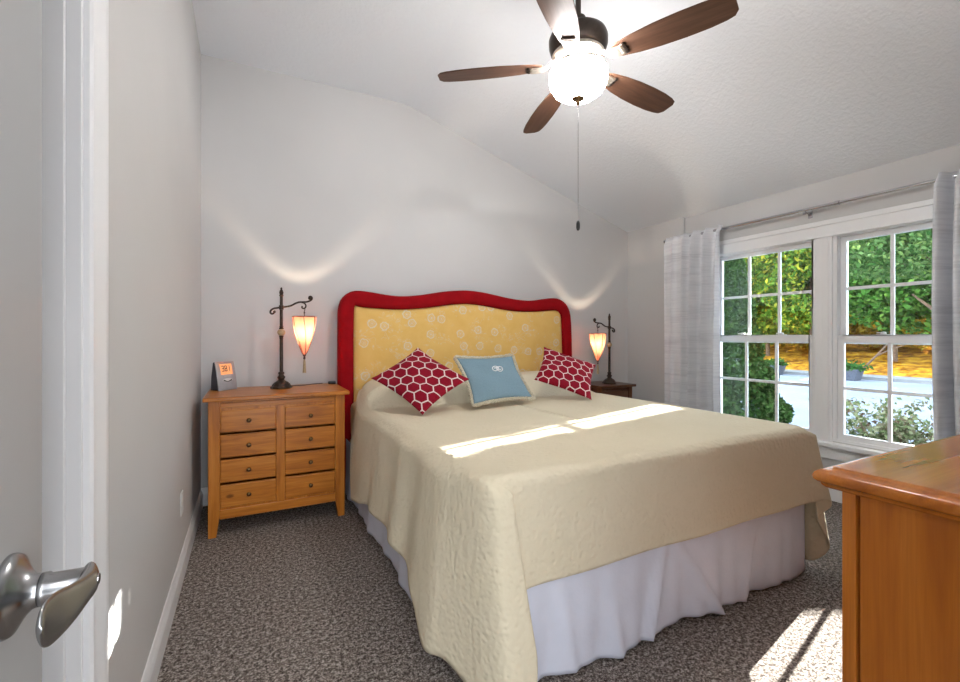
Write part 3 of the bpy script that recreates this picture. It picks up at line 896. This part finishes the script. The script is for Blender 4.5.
# resample both to the same count for the ring
def resample(p, n):
    p = np.array(p); d = np.r_[0, np.cumsum(np.hypot(*np.diff(p, axis=0).T))]
    s = np.linspace(0, d[-1], n)
    return np.c_[np.interp(s, d, p[:, 0]), np.interp(s, d, p[:, 1])]
NR = 150
A_, B_ = resample(outline(outer, .02), NR), resample(outline(inner, .02), NR)
hbf = MB()
rows = []
K = 9
for i in range(NR):
    r = []
    r.append((A_[i][0], 3.70, A_[i][1]))
    for k in range(K + 1):
        a = PI * k / K
        w = .5 - .5 * math.cos(a)
        bulge = math.sin(a) ** .6
        r.append((A_[i][0] * (1 - w) + B_[i][0] * w, 3.645 - .045 * bulge, A_[i][1] * (1 - w) + B_[i][1] * w))
    r.append((B_[i][0], 3.70, B_[i][1]))
    rows.append(r)
hbf.grid(rows, close_v=True)
bb = len(rows[0])
hbf.f.append(tuple(range(bb))); hbf.f.append(tuple((NR - 1) * bb + k for k in reversed(range(bb))))
head = hbf.build('headboard_frame', M['red'], bed, smooth=50)
# padded panel: domed quilted front
C_ = resample(outline(inner, .30), 120)
ctr = np.array([1.77, 1.0])
pn = MB()
rows = []
for q, yy in ((1.0, 3.69), (1.0, 3.648), (.985, 3.634), (.95, 3.626), (.85, 3.621), (.6, 3.618), (.3, 3.617), (.01, 3.617)):
    rows.append([(ctr[0] + (p[0] - ctr[0]) * q, yy, ctr[1] + (p[1] - ctr[1]) * q) for p in C_])
pn.grid(rows, close_v=True)
pn.build('headboard_panel', M['yellow'], head, smooth=60)

MX0, MX1, MY0, MY1 = .70, 2.49, 1.33, 3.59
MB().box(MX0, MX1, MY0, MY1, .42, .715).build('mattress', M['sheet'], bed, smooth=40, bevel=.05, seg=4)
MB().box(MX0, MX1, MY0, MY1, .14, .418).build('box_spring', M['sheet'], bed, smooth=0, bevel=.01)
fm = MB()
for x in (MX0 + .1, (MX0 + MX1) / 2, MX1 - .1):
    for y in (MY0 + .15, (MY0 + MY1) / 2, MY1 - .15): MB().box(x - .02, x + .02, y - .02, y + .02, 0, .110).build('leg', M['black'], bed, smooth=0)
fm.box(MX0 + .05, MX1 - .05, MY0 + .1, MY1 - .1, .11, .138)
fm.build('bed_frame', M['black'], bed, smooth=0)

# bed skirt: pleated cotton hanging round the box spring to the floor
rng = random.Random(3)
path = []
SX0, SX1, SY0, SY1 = .675, 2.535, 1.302, 3.56
for k in range(90): path.append((SX0, SY1 + (SY0 - SY1) * k / 90, -1, 0))
for k in range(100): path.append((SX0 + (SX1 - SX0) * k / 100, SY0, 0, -1))
for k in range(91): path.append((SX1, SY0 + (SY1 - SY0) * k / 90, 1, 0))
ph = [rng.uniform(0, 6.28) for _ in range(8)]
rows = []
for i, (x, y, nx, ny) in enumerate(path):
    s = i * .023
    foot = ny < 0
    u = (x - SX0) / (SX1 - SX0) if foot else 0
    r = []
    for j in range(25):
        t = j / 24
        wv = .45 * math.sin(s * 9 + ph[0]) + .30 * math.sin(s * 21 + ph[1] + 2 * t) + .20 * math.sin(s * 43 + ph[2])
        d = .006 + (.011 + .015 * t) * wv * (.35 + .65 * t)
        if foot:     # a few strong folds falling from the mattress edge
            for c0, c1, a in ((.46, .40, .040), (.47, .62, .034), (.80, .72, .028), (.16, .20, .020), (.28, .31, .016), (.93, .91, .018)):
                cc = c0 + (c1 - c0) * t
                d += a * t * math.exp(-((u - cc) / .013) ** 2)
            e_ = min(1, min(u, 1 - u) / .04); d *= .3 + .7 * e_
        else:
            d *= .8
        z = .43 * (1 - t) + (.010 + .012 * (.5 + .5 * math.sin(s * 5.1 + ph[3])) * (1 if foot else .6)) * t
        r.append((x + nx * d, y + ny * d, z))
    rows.append(r)
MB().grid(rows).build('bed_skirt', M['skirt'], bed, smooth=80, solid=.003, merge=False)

# bedspread, one quilted cloth: top, three hanging sides and two corner folds
def bump_z(x, y):
    """rise of the cloth over the pillows"""
    t = np.clip((y - 2.83) / .22, 0, 1); up = (3 * t ** 2 - 2 * t ** 3)
    t2 = np.clip((y - 3.30) / .24, 0, 1); dn = 1 - .55 * (3 * t2 ** 2 - 2 * t2 ** 3)
    ex = np.clip(min(x - .66, 2.54 - x) / .17, 0, 1) ** .6
    gap = 1 - .16 * math.exp(-((x - 1.60) / .07) ** 2)
    crease = -.010 * math.exp(-((y - 2.84) / .035) ** 2)
    return (.150 * up * dn * gap * ex) + crease * ex
TOPZ = .758
CP = [  # top edge x, y | hem x, y, z
    (.80, 3.53, .745, 3.52, .64), (.715, 3.26, .655, 3.25, .56), (.685, 3.13, .615, 3.12, .22), (.668, 2.98, .600, 3.00, .165), (.668, 2.80, .590, 2.80, .20), (.668, 2.58, .605, 2.58, .255),
    (.668, 2.38, .580, 2.38, .275), (.668, 2.2, .600, 2.2, .290), (.668, 2.02, .575, 2.03, .275), (.668, 1.85, .600, 1.86, .25), (.668, 1.70, .572, 1.70, .195), (.668, 1.56, .570, 1.57, .085),
    (.668, 1.44, .612, 1.46, .088), (.670, 1.36, .645, 1.37, .060), (.680, 1.305, .675, 1.27, .020), (.695, 1.285, .715, 1.188, .010), (.708, 1.278, .790, 1.178, .060), (.722, 1.274, .815, 1.195, .200),
    (.736, 1.272, .795, 1.236, .315), (.760, 1.270, .808, 1.256, .372), (.84, 1.27, .86, 1.259, .385),
    (1.1, 1.268, 1.1, 1.254, .385), (1.4, 1.266, 1.4, 1.262, .387), (1.7, 1.266, 1.7, 1.253, .385), (2.0, 1.268, 2.0, 1.262, .386), (2.25, 1.27, 2.25, 1.256, .386), (2.42, 1.27, 2.45, 1.258, .386),
    (2.485, 1.272, 2.520, 1.252, .384), (2.510, 1.276, 2.605, 1.232, .392), (2.520, 1.282, 2.645, 1.228, .355), (2.527, 1.29, 2.575, 1.255, .290), (2.533, 1.30, 2.625, 1.240, .190), (2.538, 1.31, 2.665, 1.250, .115), (2.543, 1.33, 2.625, 1.300, .050),
    (2.546, 1.38, 2.620, 1.36, .05), (2.548, 1.50, 2.630, 1.50, .08), (2.548, 1.70, 2.600, 1.70, .17), (2.548, 1.95, 2.630, 1.95, .25), (2.548, 2.25, 2.605, 2.25, .28), (2.548, 2.6, 2.630, 2.6, .25), (2.548, 2.95, 2.605, 2.98, .18),
    (2.54, 3.13, 2.60, 3.12, .22), (2.50, 3.26, 2.56, 3.25, .56), (2.42, 3.53, 2.475, 3.52, .64)]
cps = spline(CP, 9)
rows = []
NT_, NHG = 26, 34
for i, c in enumerate(cps):
    tx, ty, hx_, hy_, hz_ = [float(q) for q in c]
    spx, spy = 1.60, min(max(ty, 1.95), 3.53)
    r = []
    for k in range(NT_):
        f = (k / NT_)
        f = 1 - (1 - f) ** 1.7                       # denser near the edge
        x, y = spx + (tx - spx) * f, spy + (ty - spy) * f
        dist = math.hypot(tx - x, ty - y)
        dr = .022 * max(0, 1 - dist / .040) ** 2
        z = TOPZ + bump_z(x, y) - dr + .003 * math.sin(x * 7 + 1) * math.sin(y * 5)
        r.append((x, y, z))
    z_e = TOPZ + bump_z(tx, ty) - .022
    for k in range(NHG + 1):
        t = k / NHG
        w = 1 - (1 - t) ** 2.0 if t < .25 else None
        g = min(1, .34 * min(1, t / .06) ** .7 + .66 * t ** 1.15)    # short roll outward, then falls
        x, y = tx + (hx_ - tx) * g, ty + (hy_ - ty) * g
        z = z_e + (hz_ - z_e) * t
        if ty > 1.5: x += .004 * t * math.sin(ty * 26) * (-1 if tx < 1.6 else 1)
        r.append((x, y, z))
    rows.append(r)
spm = MB().grid(rows)
sp = spm.build('bedspread', M['spread'], None, smooth=80, solid=.007, merge=False)
tag(sp, 'cream quilted bedspread draped over the bed and its pillows, hanging down three sides', 'bedspread')

# ---------------------------------------------------------------- cushions
def cushion_mesh(n=40, thick=.5, pinch=.10):
    """unit cushion, -.5...5 square, returns front/back grids with uv"""
    P = []
    for side in (1, -1):
        G = []
        for i in range(n + 1):
            row = []
            for j in range(n + 1):
                u, v = -1 + 2 * i / n, -1 + 2 * j / n
                h = ((1 - abs(u) ** 2.4) * (1 - abs(v) ** 2.4)) ** .55
                k = 1 - pinch * ((1 - v * v) * (abs(u) ** 3))
                k2 = 1 - pinch * ((1 - u * u) * (abs(v) ** 3))
                row.append((u * .5 * k, v * .5 * k2, side * h * .5 * thick))
            G.append(row)
        P.append(G)
    return P
def cushion(name, label, c, e1, e2, th, m, group=None, dent=0):
    """c centre; e1, e2 full edge vectors; th thickness"""
    c, e1, e2 = Vector(c), Vector(e1), Vector(e2)
    nrm = e1.cross(e2).normalized()
    if nrm.y > 0: nrm = -nrm
    F, Bk = cushion_mesh()
    n = len(F)
    verts, faces, uvs = [], [], []
    rg = random.Random(hash(label) % 1000)
    for G, s in ((F, 1), (Bk, -1)):
        b0 = len(verts)
        for i in range(n):
            for j in range(n):
                p = G[i][j]
                w = .012 * math.sin(p[0] * 9 + 1) * math.sin(p[1] * 8) * (abs(p[2]) * 4)
                q = e1 * p[0] + e2 * p[1] + nrm * (p[2] * th * 2 + w)
                verts.append(q); uvs.append((p[0] + .5, p[1] + .5))
        for i in range(n - 1):
            for j in range(n - 1):
                f = (b0 + i * n + j, b0 + (i + 1) * n + j, b0 + (i + 1) * n + j + 1, b0 + i * n + j + 1)
                faces.append(f if s > 0 else f[::-1])
    me = bpy.data.meshes.new(name); me.from_pydata(verts, [], faces)
    uv = me.uv_layers.new(name='UVMap')
    for l in me.loops: uv.data[l.index].uv = uvs[l.vertex_index]
    bm = bmesh.new(); bm.from_mesh(me)
    bmesh.ops.remove_doubles(bm, verts=bm.verts, dist=1e-5)
    bmesh.ops.recalc_face_normals(bm, faces=bm.faces); bm.to_mesh(me); bm.free()
    me.shade_smooth(); me.materials.append(m)
    o = link(name, me); o.location = c
    return tag(o, label, 'cushion', group), nrm
def from_corners(bl, br, tl, tr):
    bl, br, tl, tr = map(Vector, (bl, br, tl, tr))
    return (bl + br + tl + tr) / 4, (br - bl + tr - tl) / 2, (tl - bl + tr - br) / 2
# (corner on the bed, right, left, top)
c, e1, e2 = from_corners((.885, 2.43, .80), (1.165, 2.475, .950), (.690, 2.75, .955), (.985, 2.80, 1.135))
cushion('throw_cushion', 'dark red cushion with white honeycomb lines standing on its corner, left of the blue cushion', c, e1 * 1.12, e2 * 1.10, .085, M['hex'])
c, e1, e2 = from_corners((1.215, 2.47, .80), (1.735, 2.57, .80), (1.235, 2.76, 1.075), (1.735, 2.86, 1.075))
e1 *= .97; e2 *= .98
blue, bn = cushion('throw_cushion', 'powder blue cushion with cream fringe and white stitched emblem, in the middle of the bed', c, e1, e2, .075, M['blue'])
fr = MB()
rg = random.Random(8)
n = 60
per = []
for k in range(4 * n):
    s, f = k // n, (k % n) / n
    u, v = [(-.5 + f, -.5), (.5, -.5 + f), (.5 - f, .5), (-.5, .5 - f)][s]
    kk = 1 - .10 * ((1 - (2 * v) ** 2) * (abs(2 * u) ** 3)); k2 = 1 - .10 * ((1 - (2 * u) ** 2) * (abs(2 * v) ** 3))
    per.append((u * kk, v * k2))
rows = []
for u, v in per:
    p = c + e1 * u + e2 * v
    d = (e1.normalized() * u + e2.normalized() * v)
    d = (e1.normalized() * (1 if abs(u) >= abs(v) - 1e-6 else 0) * math.copysign(1, u) + e2.normalized() * (1 if abs(v) >= abs(u) - 1e-6 else 0) * math.copysign(1, v)).normalized()
    L = .025 * rg.uniform(.75, 1.15)
    row = []
    for a in range(8):
        an = 2 * PI * a / 8
        row.append(p + d * (L * .5 + L * .55 * math.cos(an)) + bn * (.011 * math.sin(an) * rg.uniform(.7, 1.2)))
    rows.append(row)
fb = MB().grid(rows, close_u=True, close_v=True)
fo = fb.build('fringe', M['fringe'], blue, smooth=30, merge=False)
em = MB()
def on_blue(a, b):     # a,b metres from the emblem centre along the cushion's sides
    u, v = .03 + a / e1.length, .10 + b / e2.length
    h = ((1 - abs(2 * u) ** 2.4) * (1 - abs(2 * v) ** 2.4)) ** .55
    return c + e1 * u + e2 * v + bn * (h * .075 * .5 + .004 + .012 * math.sin(u * 9 + 1) * math.sin(v * 8) * h)
for cx_, cz_, r_, tw in ((-.020, 0, .030, 0), (.020, 0, .030, PI), (0, 0, .018, .8)):
    pts = [on_blue(cx_ + r_ * (1 - .028 * k) * math.cos(tw + k * .36), cz_ + r_ * (1 - .028 * k) * math.sin(tw + k * .36) * .85) for k in range(26)]
    em.tube(pts, .0028, 6)
eo = em.build('stitched_emblem', M['white_thread'], blue, smooth=60)
c, e1, e2 = from_corners((1.855, 2.70, .900), (2.105, 2.44, .800), (2.030, 2.86, 1.135), (2.385, 2.71, .985))
e1 *= 1.09; e2 *= 1.09
cushion('throw_cushion', 'dark red cushion with white honeycomb lines tilted to the right, right of the blue cushion', c, e1, e2, .085, M['hex'])

# ---------------------------------------------------------------- big dresser at the right
DT = .912
TX0, TX1, TY0, TY1 = 1.197, 2.85, -.085, .596
dr = thing('dresser', 'large amber wood dresser in the right foreground, seen from its panelled end', 'dresser', (2.0, .25, 0))
# moulded top: stacked profile swept round the rectangle
def rect_loop(o): return [(TX0 + o, TY0 + min(o, .004)), (TX1 - o, TY0 + min(o, .004)), (TX1 - o, TY1 - o), (TX0 + o, TY1 - o)]
rows = []
for o, z in ((.5, DT), (.034, DT), (.031, DT - .0005), (.028, DT - .004), (.022, DT - .006), (.014, DT - .007), (.008, DT - .010), (.003, DT - .015), (0, DT - .023), (.002, DT - .031), (.008, DT - .037), (.012, DT - .039), (.014, DT - .044), (.020, DT - .050), (.032, DT - .053)):
    if o == .5: continue
    rows.append([(x, y, z) for x, y in rect_loop(o)])
tp = MB().grid(rows, close_v=True)
tp.f.append((0, 1, 2, 3)); q = len(tp.v) - 4; tp.f.append((q + 3, q + 2, q + 1, q))
tp.build('top', M['dr_y'], dr, smooth=50)
BX0, BX1, BY0, BY1 = 1.234, 2.80, -.075, .552
zt = DT - .053
MB().box(BX0 + .016, BX1 - .016, BY0 + .02, BY1 - .02, .07, zt - .002).build('carcass', M['dr_z'], dr, smooth=0)
for xa, xb in ((BX0, BX0 + .05), (BX1 - .05, BX1)):
    for ya, yb in ((BY1 - .028, BY1), (BY0, BY0 + .028)):
        MB().box(xa, xb, ya, yb, 0, zt).build('corner_post', M['dr_z'], dr, smooth=0, bevel=.003)
for xa, xb in ((BX0 + .004, BX0 + .016), (BX1 - .016, BX1 - .004)):
    MB().box(xa, xb, BY0 + .0285, BY1 - .0335, .07, zt).build('end_panel', M['dr_z'], dr, smooth=0, bevel=.003)
MB().box(BX0 + .05, BX1 - .05, BY1 - .028, BY1 - .006, .05, .12).build('bottom_rail', M['dr_y'], dr, smooth=0, bevel=.003)
cw_ = (BX1 - BX0 - .10) / 2
for k in range(2):
    for r in range(3):
        za = .13 + r * .236
        d = MB().box(BX0 + .055 + k * cw_, BX0 + .045 + (k + 1) * cw_, BY1 - .024, BY1 - .002, za, za + .224).build('drawer', M['dr_y'], dr, smooth=0, bevel=.005)
        for f in (.25, .75):
            kb = MB().lathe([(0, 0), (.008, 0), (.006, .010), (.015, .018), (.012, .028), (0, .03)], 20, (BX0 + .05 + (k + f) * cw_, BY1 - .002, za + .112), Matrix.Rotation(-PI / 2, 3, 'X'))
            kb.build('knob', M['knob'], d)

# ---------------------------------------------------------------- outdoors
GZ = -.45
struct(MB().box(XR + .3, 8.2, -12, 40, GZ - .2, GZ).build('lawn', M['lawn'], smooth=0))
struct(MB().box(8.2, 21.2, -20, 60, GZ - .2, GZ - .02).build('road', M['asphalt'], smooth=0))
struct(MB().box(21.2, 21.45, -20, 60, GZ - .2, GZ + .11).build('kerb', M['kerb'], smooth=0, bevel=.02))
struct(MB().box(21.45, 23.0, -20, 60, GZ - .2, GZ + .07).build('pavement', M['kerb'], smooth=0))
bank = MB()
NX_, NY_ = 24, 60
rr = random.Random(5)
rows = []
for i in range(NX_ + 1):
    x = 23.0 + 22 * (i / NX_)
    rows.append([(x, -14 + 70 * j / NY_, GZ + .06 + 1.35 * min(1, (x - 23) / 12) ** .8 + .35 * max(0, x - 34) + (rr.uniform(-.06, .06) if i else 0)) for j in range(NY_ + 1)])
bank.grid(rows)
struct(bank.build('leaf_bank', M['litter'], smooth=80))
def bank_z(x): return GZ + .06 + 1.35 * max(0, min(1, (x - 23) / 12)) ** .8

nrng = np.random.default_rng(12)
def sun_gap(P, pad=0.0):
    """points standing in the two gaps where the low sun finds its way between the branches"""
    dx = P[:, 0] - XR
    y, z = P[:, 1] - SUN_DY * dx, P[:, 2] - SUN_DZ * dx
    a = (y > 1.10 - pad) & (y < 1.58 + pad) & (z > .40 - pad) & (z < .80 + pad)
    w = np.interp(z, [1.2, 1.5, 1.6, 1.72, 1.78, 2.05], [.13, .10, .075, .075, .10, .12])
    b = (np.abs(y - 2.40) < w + pad) & (z > 1.15 - pad) & (z < 2.05 + pad)
    return a | b
def leaf_mesh(name, P, size, m, parent, up=.4, stretch=1.5, margin=True):
    P = np.asarray(P)
    if margin:
        P = P[~sun_gap(P, max(0, size - .07) * .7)]
    N = len(P)
    nrm = nrng.normal(size=(N, 3)); nrm[:, 2] += up * 2; nrm /= np.linalg.norm(nrm, axis=1)[:, None]
    t = nrng.normal(size=(N, 3)); t -= (t * nrm).sum(1)[:, None] * nrm; t /= np.linalg.norm(t, axis=1)[:, None]
    b = np.cross(nrm, t)
    s = size * nrng.uniform(.6, 1.25, N)[:, None]
    V = np.stack([P - t * s * .5 * stretch, P - b * s * .42 + nrm * s * .10, P + t * s * .5 * stretch, P + b * s * .42 + nrm * s * .10], 1).reshape(-1, 3)
    o3 = np.array(origin_of(parent))
    V = V - o3
    me = bpy.data.meshes.new(name)
    me.vertices.add(4 * N); me.vertices.foreach_set('co', V.astype(np.float32).ravel())
    me.loops.add(4 * N); me.loops.foreach_set('vertex_index', np.arange(4 * N, dtype=np.int32))
    me.polygons.add(N); me.polygons.foreach_set('loop_start', np.arange(0, 4 * N, 4, dtype=np.int32))
    me.update(calc_edges=True); me.validate()
    me.materials.append(m)
    o = link(name, me)
    if parent is not None: o.parent = parent
    return o
def crown_points(c, r, nb, per, blob, flat=.55):
    """layered blobs on an ellipsoid: clumps of foliage"""
    out = []
    for _ in range(nb):
        d = nrng.normal(size=3); d /= np.linalg.norm(d)
        k = nrng.uniform(.45, 1) ** .5
        q = np.array(c) + d * np.array(r) * k
        e = nrng.normal(size=(per, 3)); e /= np.linalg.norm(e, axis=1)[:, None]
        e *= nrng.uniform(.55, 1, per)[:, None] ** .5
        e *= np.array([1, 1, flat]) * blob * nrng.uniform(.7, 1.25)
        out.append(q + e)
    return np.concatenate(out)
def trunk(parent, base, top, r, limbs, seed):
    rg = random.Random(seed)
    mb = MB()
    b, t = Vector(base), Vector(top)
    pts = [b + (t - b) * k / 6 + Vector((rg.uniform(-.05, .05), rg.uniform(-.05, .05), 0)) * (k > 0) for k in range(7)]
    mb.tube(pts, [r * (1.35 if k == 0 else 1 - .10 * k) for k in range(7)], 10)
    for k in range(limbs):
        a = rg.uniform(0, 6.28); p = b + (t - b) * rg.uniform(.35, .95)
        L = rg.uniform(1.0, 2.0) * r * 8
        q = p + Vector((math.cos(a) * L, math.sin(a) * L, L * .7))
        mb.tube([p, p.lerp(q, .5) + Vector((0, 0, -.1 * L)), q], [r * .45, r * .32, r * .12], 7)
    return mb.build('trunk', M['bark'], parent)
def tree(name, label, x, y, z, h, crown_c, crown_r, nb, per, blob, leaf, m, tr=.16, group=None, flat=.55):
    t = thing(name, label, 'tree', (x, y, z), group)
    trunk(t, (x, y, z - .05), (x, y, z + h * .75), tr, 6, int(x * 10 + y * 100))
    leaf_mesh('foliage', crown_points(crown_c, crown_r, nb, per, blob, flat), leaf, m, t)
    return t
GT = 'row of green maples across the street'
for i, (x, y, h, mm) in enumerate([(25.6, 6.3, 10, 'maple'), (26.0, 9.6, 11, 'maple'), (25.2, 12.6, 10.5, 'maple2'), (26.4, 15.4, 11, 'maple2'), (25.8, 18.6, 10.5, 'maple'), (26.6, 22, 10, 'maple2')]):
    z = bank_z(x)
    tree('maple_tree', 'tall leafy maple in the row on the leaf covered bank across the street', x, y, z, h, (x, y, z + 4.9), (2.0, 2.1, 4.0), 110, 190, .85, .17, M[mm], (.085 if i != 1 else .10), GT)
GB = 'trees deep in the woods'
for i, (x, y, h) in enumerate([(33, 9.0, 12), (34, 14, 13), (33, 18.5, 12), (34.5, 23.5, 12), (34, 28.5, 12)]):
    z = bank_z(x)
    tree('background_tree', 'yellow green tree deep in the woods behind the street maples', x, y, z, h, (x, y, z + 5.0), (2.6, 3.0, 5.2), 70, 60, 1.3, .42, M['maple2'], .2, GB)
GS = 'golden saplings'
for i, (x, y) in enumerate([(29.5, 9.0), (30.2, 11.6), (29.4, 14.3), (30.0, 17.0), (29.5, 19.8), (30.4, 22.6)]):
    z = bank_z(x)
    tree('golden_sapling', 'low golden leaved sapling glowing between the maple trunks', x, y, z, 2.4, (x, y, z + 1.25), (1.3, 1.5, 1.0), 34, 40, .6, .22, M['gold'], .06, GS)
# near maple whose branches reach over the lawn
x, y = 9.2, 2.35
t = thing('lawn_tree', 'leafy blue green tree on the lawn whose branches fill the upper right window', 'tree', (x, y, GZ))
trunk(t, (x, y, GZ - .05), (x, y, 3.2), .11, 7, 77)
pts = np.c_[nrng.uniform(8.2, 10.6, 30000), nrng.uniform(1.9, 4.35, 30000), nrng.uniform(2.2, 4.6, 30000)]
k = ((np.abs(pts[:, 0] - 9.4) / 1.3) ** 4 + (np.abs(pts[:, 1] - 3.1) / 1.28) ** 4 + (np.abs(pts[:, 2] - 3.35) / 1.25) ** 4) < 1
leaf_mesh('foliage', pts[k], .062, M['near'], t)
# conical evergreen by the window
x, y = 6.24, 4.12
t = thing('arborvitae', 'dense cone shaped evergreen shrub right outside the left window', 'shrub', (x, y, GZ))
MB().tube([(x, y, GZ - .05), (x, y, GZ + 1.6)], [.06, .03], 8).build('trunk', M['bark'], t)
n = 30000
hh = nrng.uniform(0, 1, n) ** 1.5
rad = np.interp(hh, [0, .11, .23, .38, .5, .71, 1], [.78, .71, .60, .44, .33, .21, .03]) * (1 + .10 * np.sin(hh * 40)) * nrng.uniform(.60, 1.05, n) ** .6
an = nrng.uniform(0, 2 * PI, n)
pts = np.c_[x + rad * np.cos(an), y + rad * np.sin(an), GZ + .05 + hh * 3.05]
leaf_mesh('foliage', pts, .055, M['arbor'], t, up=-.2, stretch=1.7)
# shrub in front of the right window
x, y = 6.6, 2.55
t = thing('shrub', 'loose pale green shrub in front of the right window beside the drive', 'shrub', (x, y, GZ))
rg = random.Random(31)
st = MB(); pts = []
for k in range(26):
    a, L = rg.uniform(0, 6.28), rg.uniform(.45, 1.0)
    lean = rg.uniform(.2, .75)
    q = Vector((x + math.cos(a) * L * lean, y + math.sin(a) * L * lean, GZ + L * .92))
    p0 = Vector((x + rg.uniform(-.08, .08), y + rg.uniform(-.08, .08), GZ - .03))
    mid = p0.lerp(q, .55) + Vector((0, 0, .07))
    st.tube([p0, mid, q], [.011, .008, .003], 6)
    for u in range(115):
        f = rg.uniform(.35, 1.0)
        b_ = (mid.lerp(q, (f - .5) * 2) if f > .5 else p0.lerp(mid, f * 2))
        pts.append((b_.x + rg.gauss(0, .06), b_.y + rg.gauss(0, .06), b_.z + rg.gauss(0, .05)))
st.build('stems', M['bark'], t)
leaf_mesh('foliage', np.array(pts), .044, M['shrub'], t)
# planters at the kerb
for (x, y), lab in (((20.5, 8.9), 'dark slate planter with grasses at the kerb, seen through the right window'), ((20.6, 11.75), 'dark slate planter with grasses at the kerb, seen through the left window')):
    t = thing('planter', lab, 'planter', (x, y, GZ - .02), 'kerbside planters')
    MB().taper((x - .22, x + .22, y - .26, y + .26, GZ - .02), (x - .30, x + .30, y - .36, y + .36, GZ + .40)).build('pot', M['planter'], t, smooth=0, bevel=.02)
    pts = np.c_[x + nrng.normal(0, .16, 260), y + nrng.normal(0, .24, 260), GZ + .40 + np.abs(nrng.normal(0, .11, 260))]
    leaf_mesh('grasses', pts, .13, M['grassleaf'], t, up=-.5, stretch=2.2)

# thin bare sapling leaning over the planter
P0 = Vector((21.75, 9.35, bank_z(21.75)))
t = thing('leaning_sapling', 'thin bare forked sapling leaning above the kerb planter in the right window', 'tree', P0)
mb = MB()
mb.tube([P0 - Vector((0, 0, .1)), P0 + Vector((.05, -.45, .45)), P0 + Vector((.1, -.75, .85)), P0 + Vector((.1, -1.2, 1.45))], [.05, .042, .036, .02], 8)
mb.tube([P0 + Vector((.09, -.70, .80)), P0 + Vector((.1, -1.1, 1.05)), P0 + Vector((.1, -1.75, 1.35))], [.032, .026, .016], 8)
mb.build('trunk', M['bark'], t)
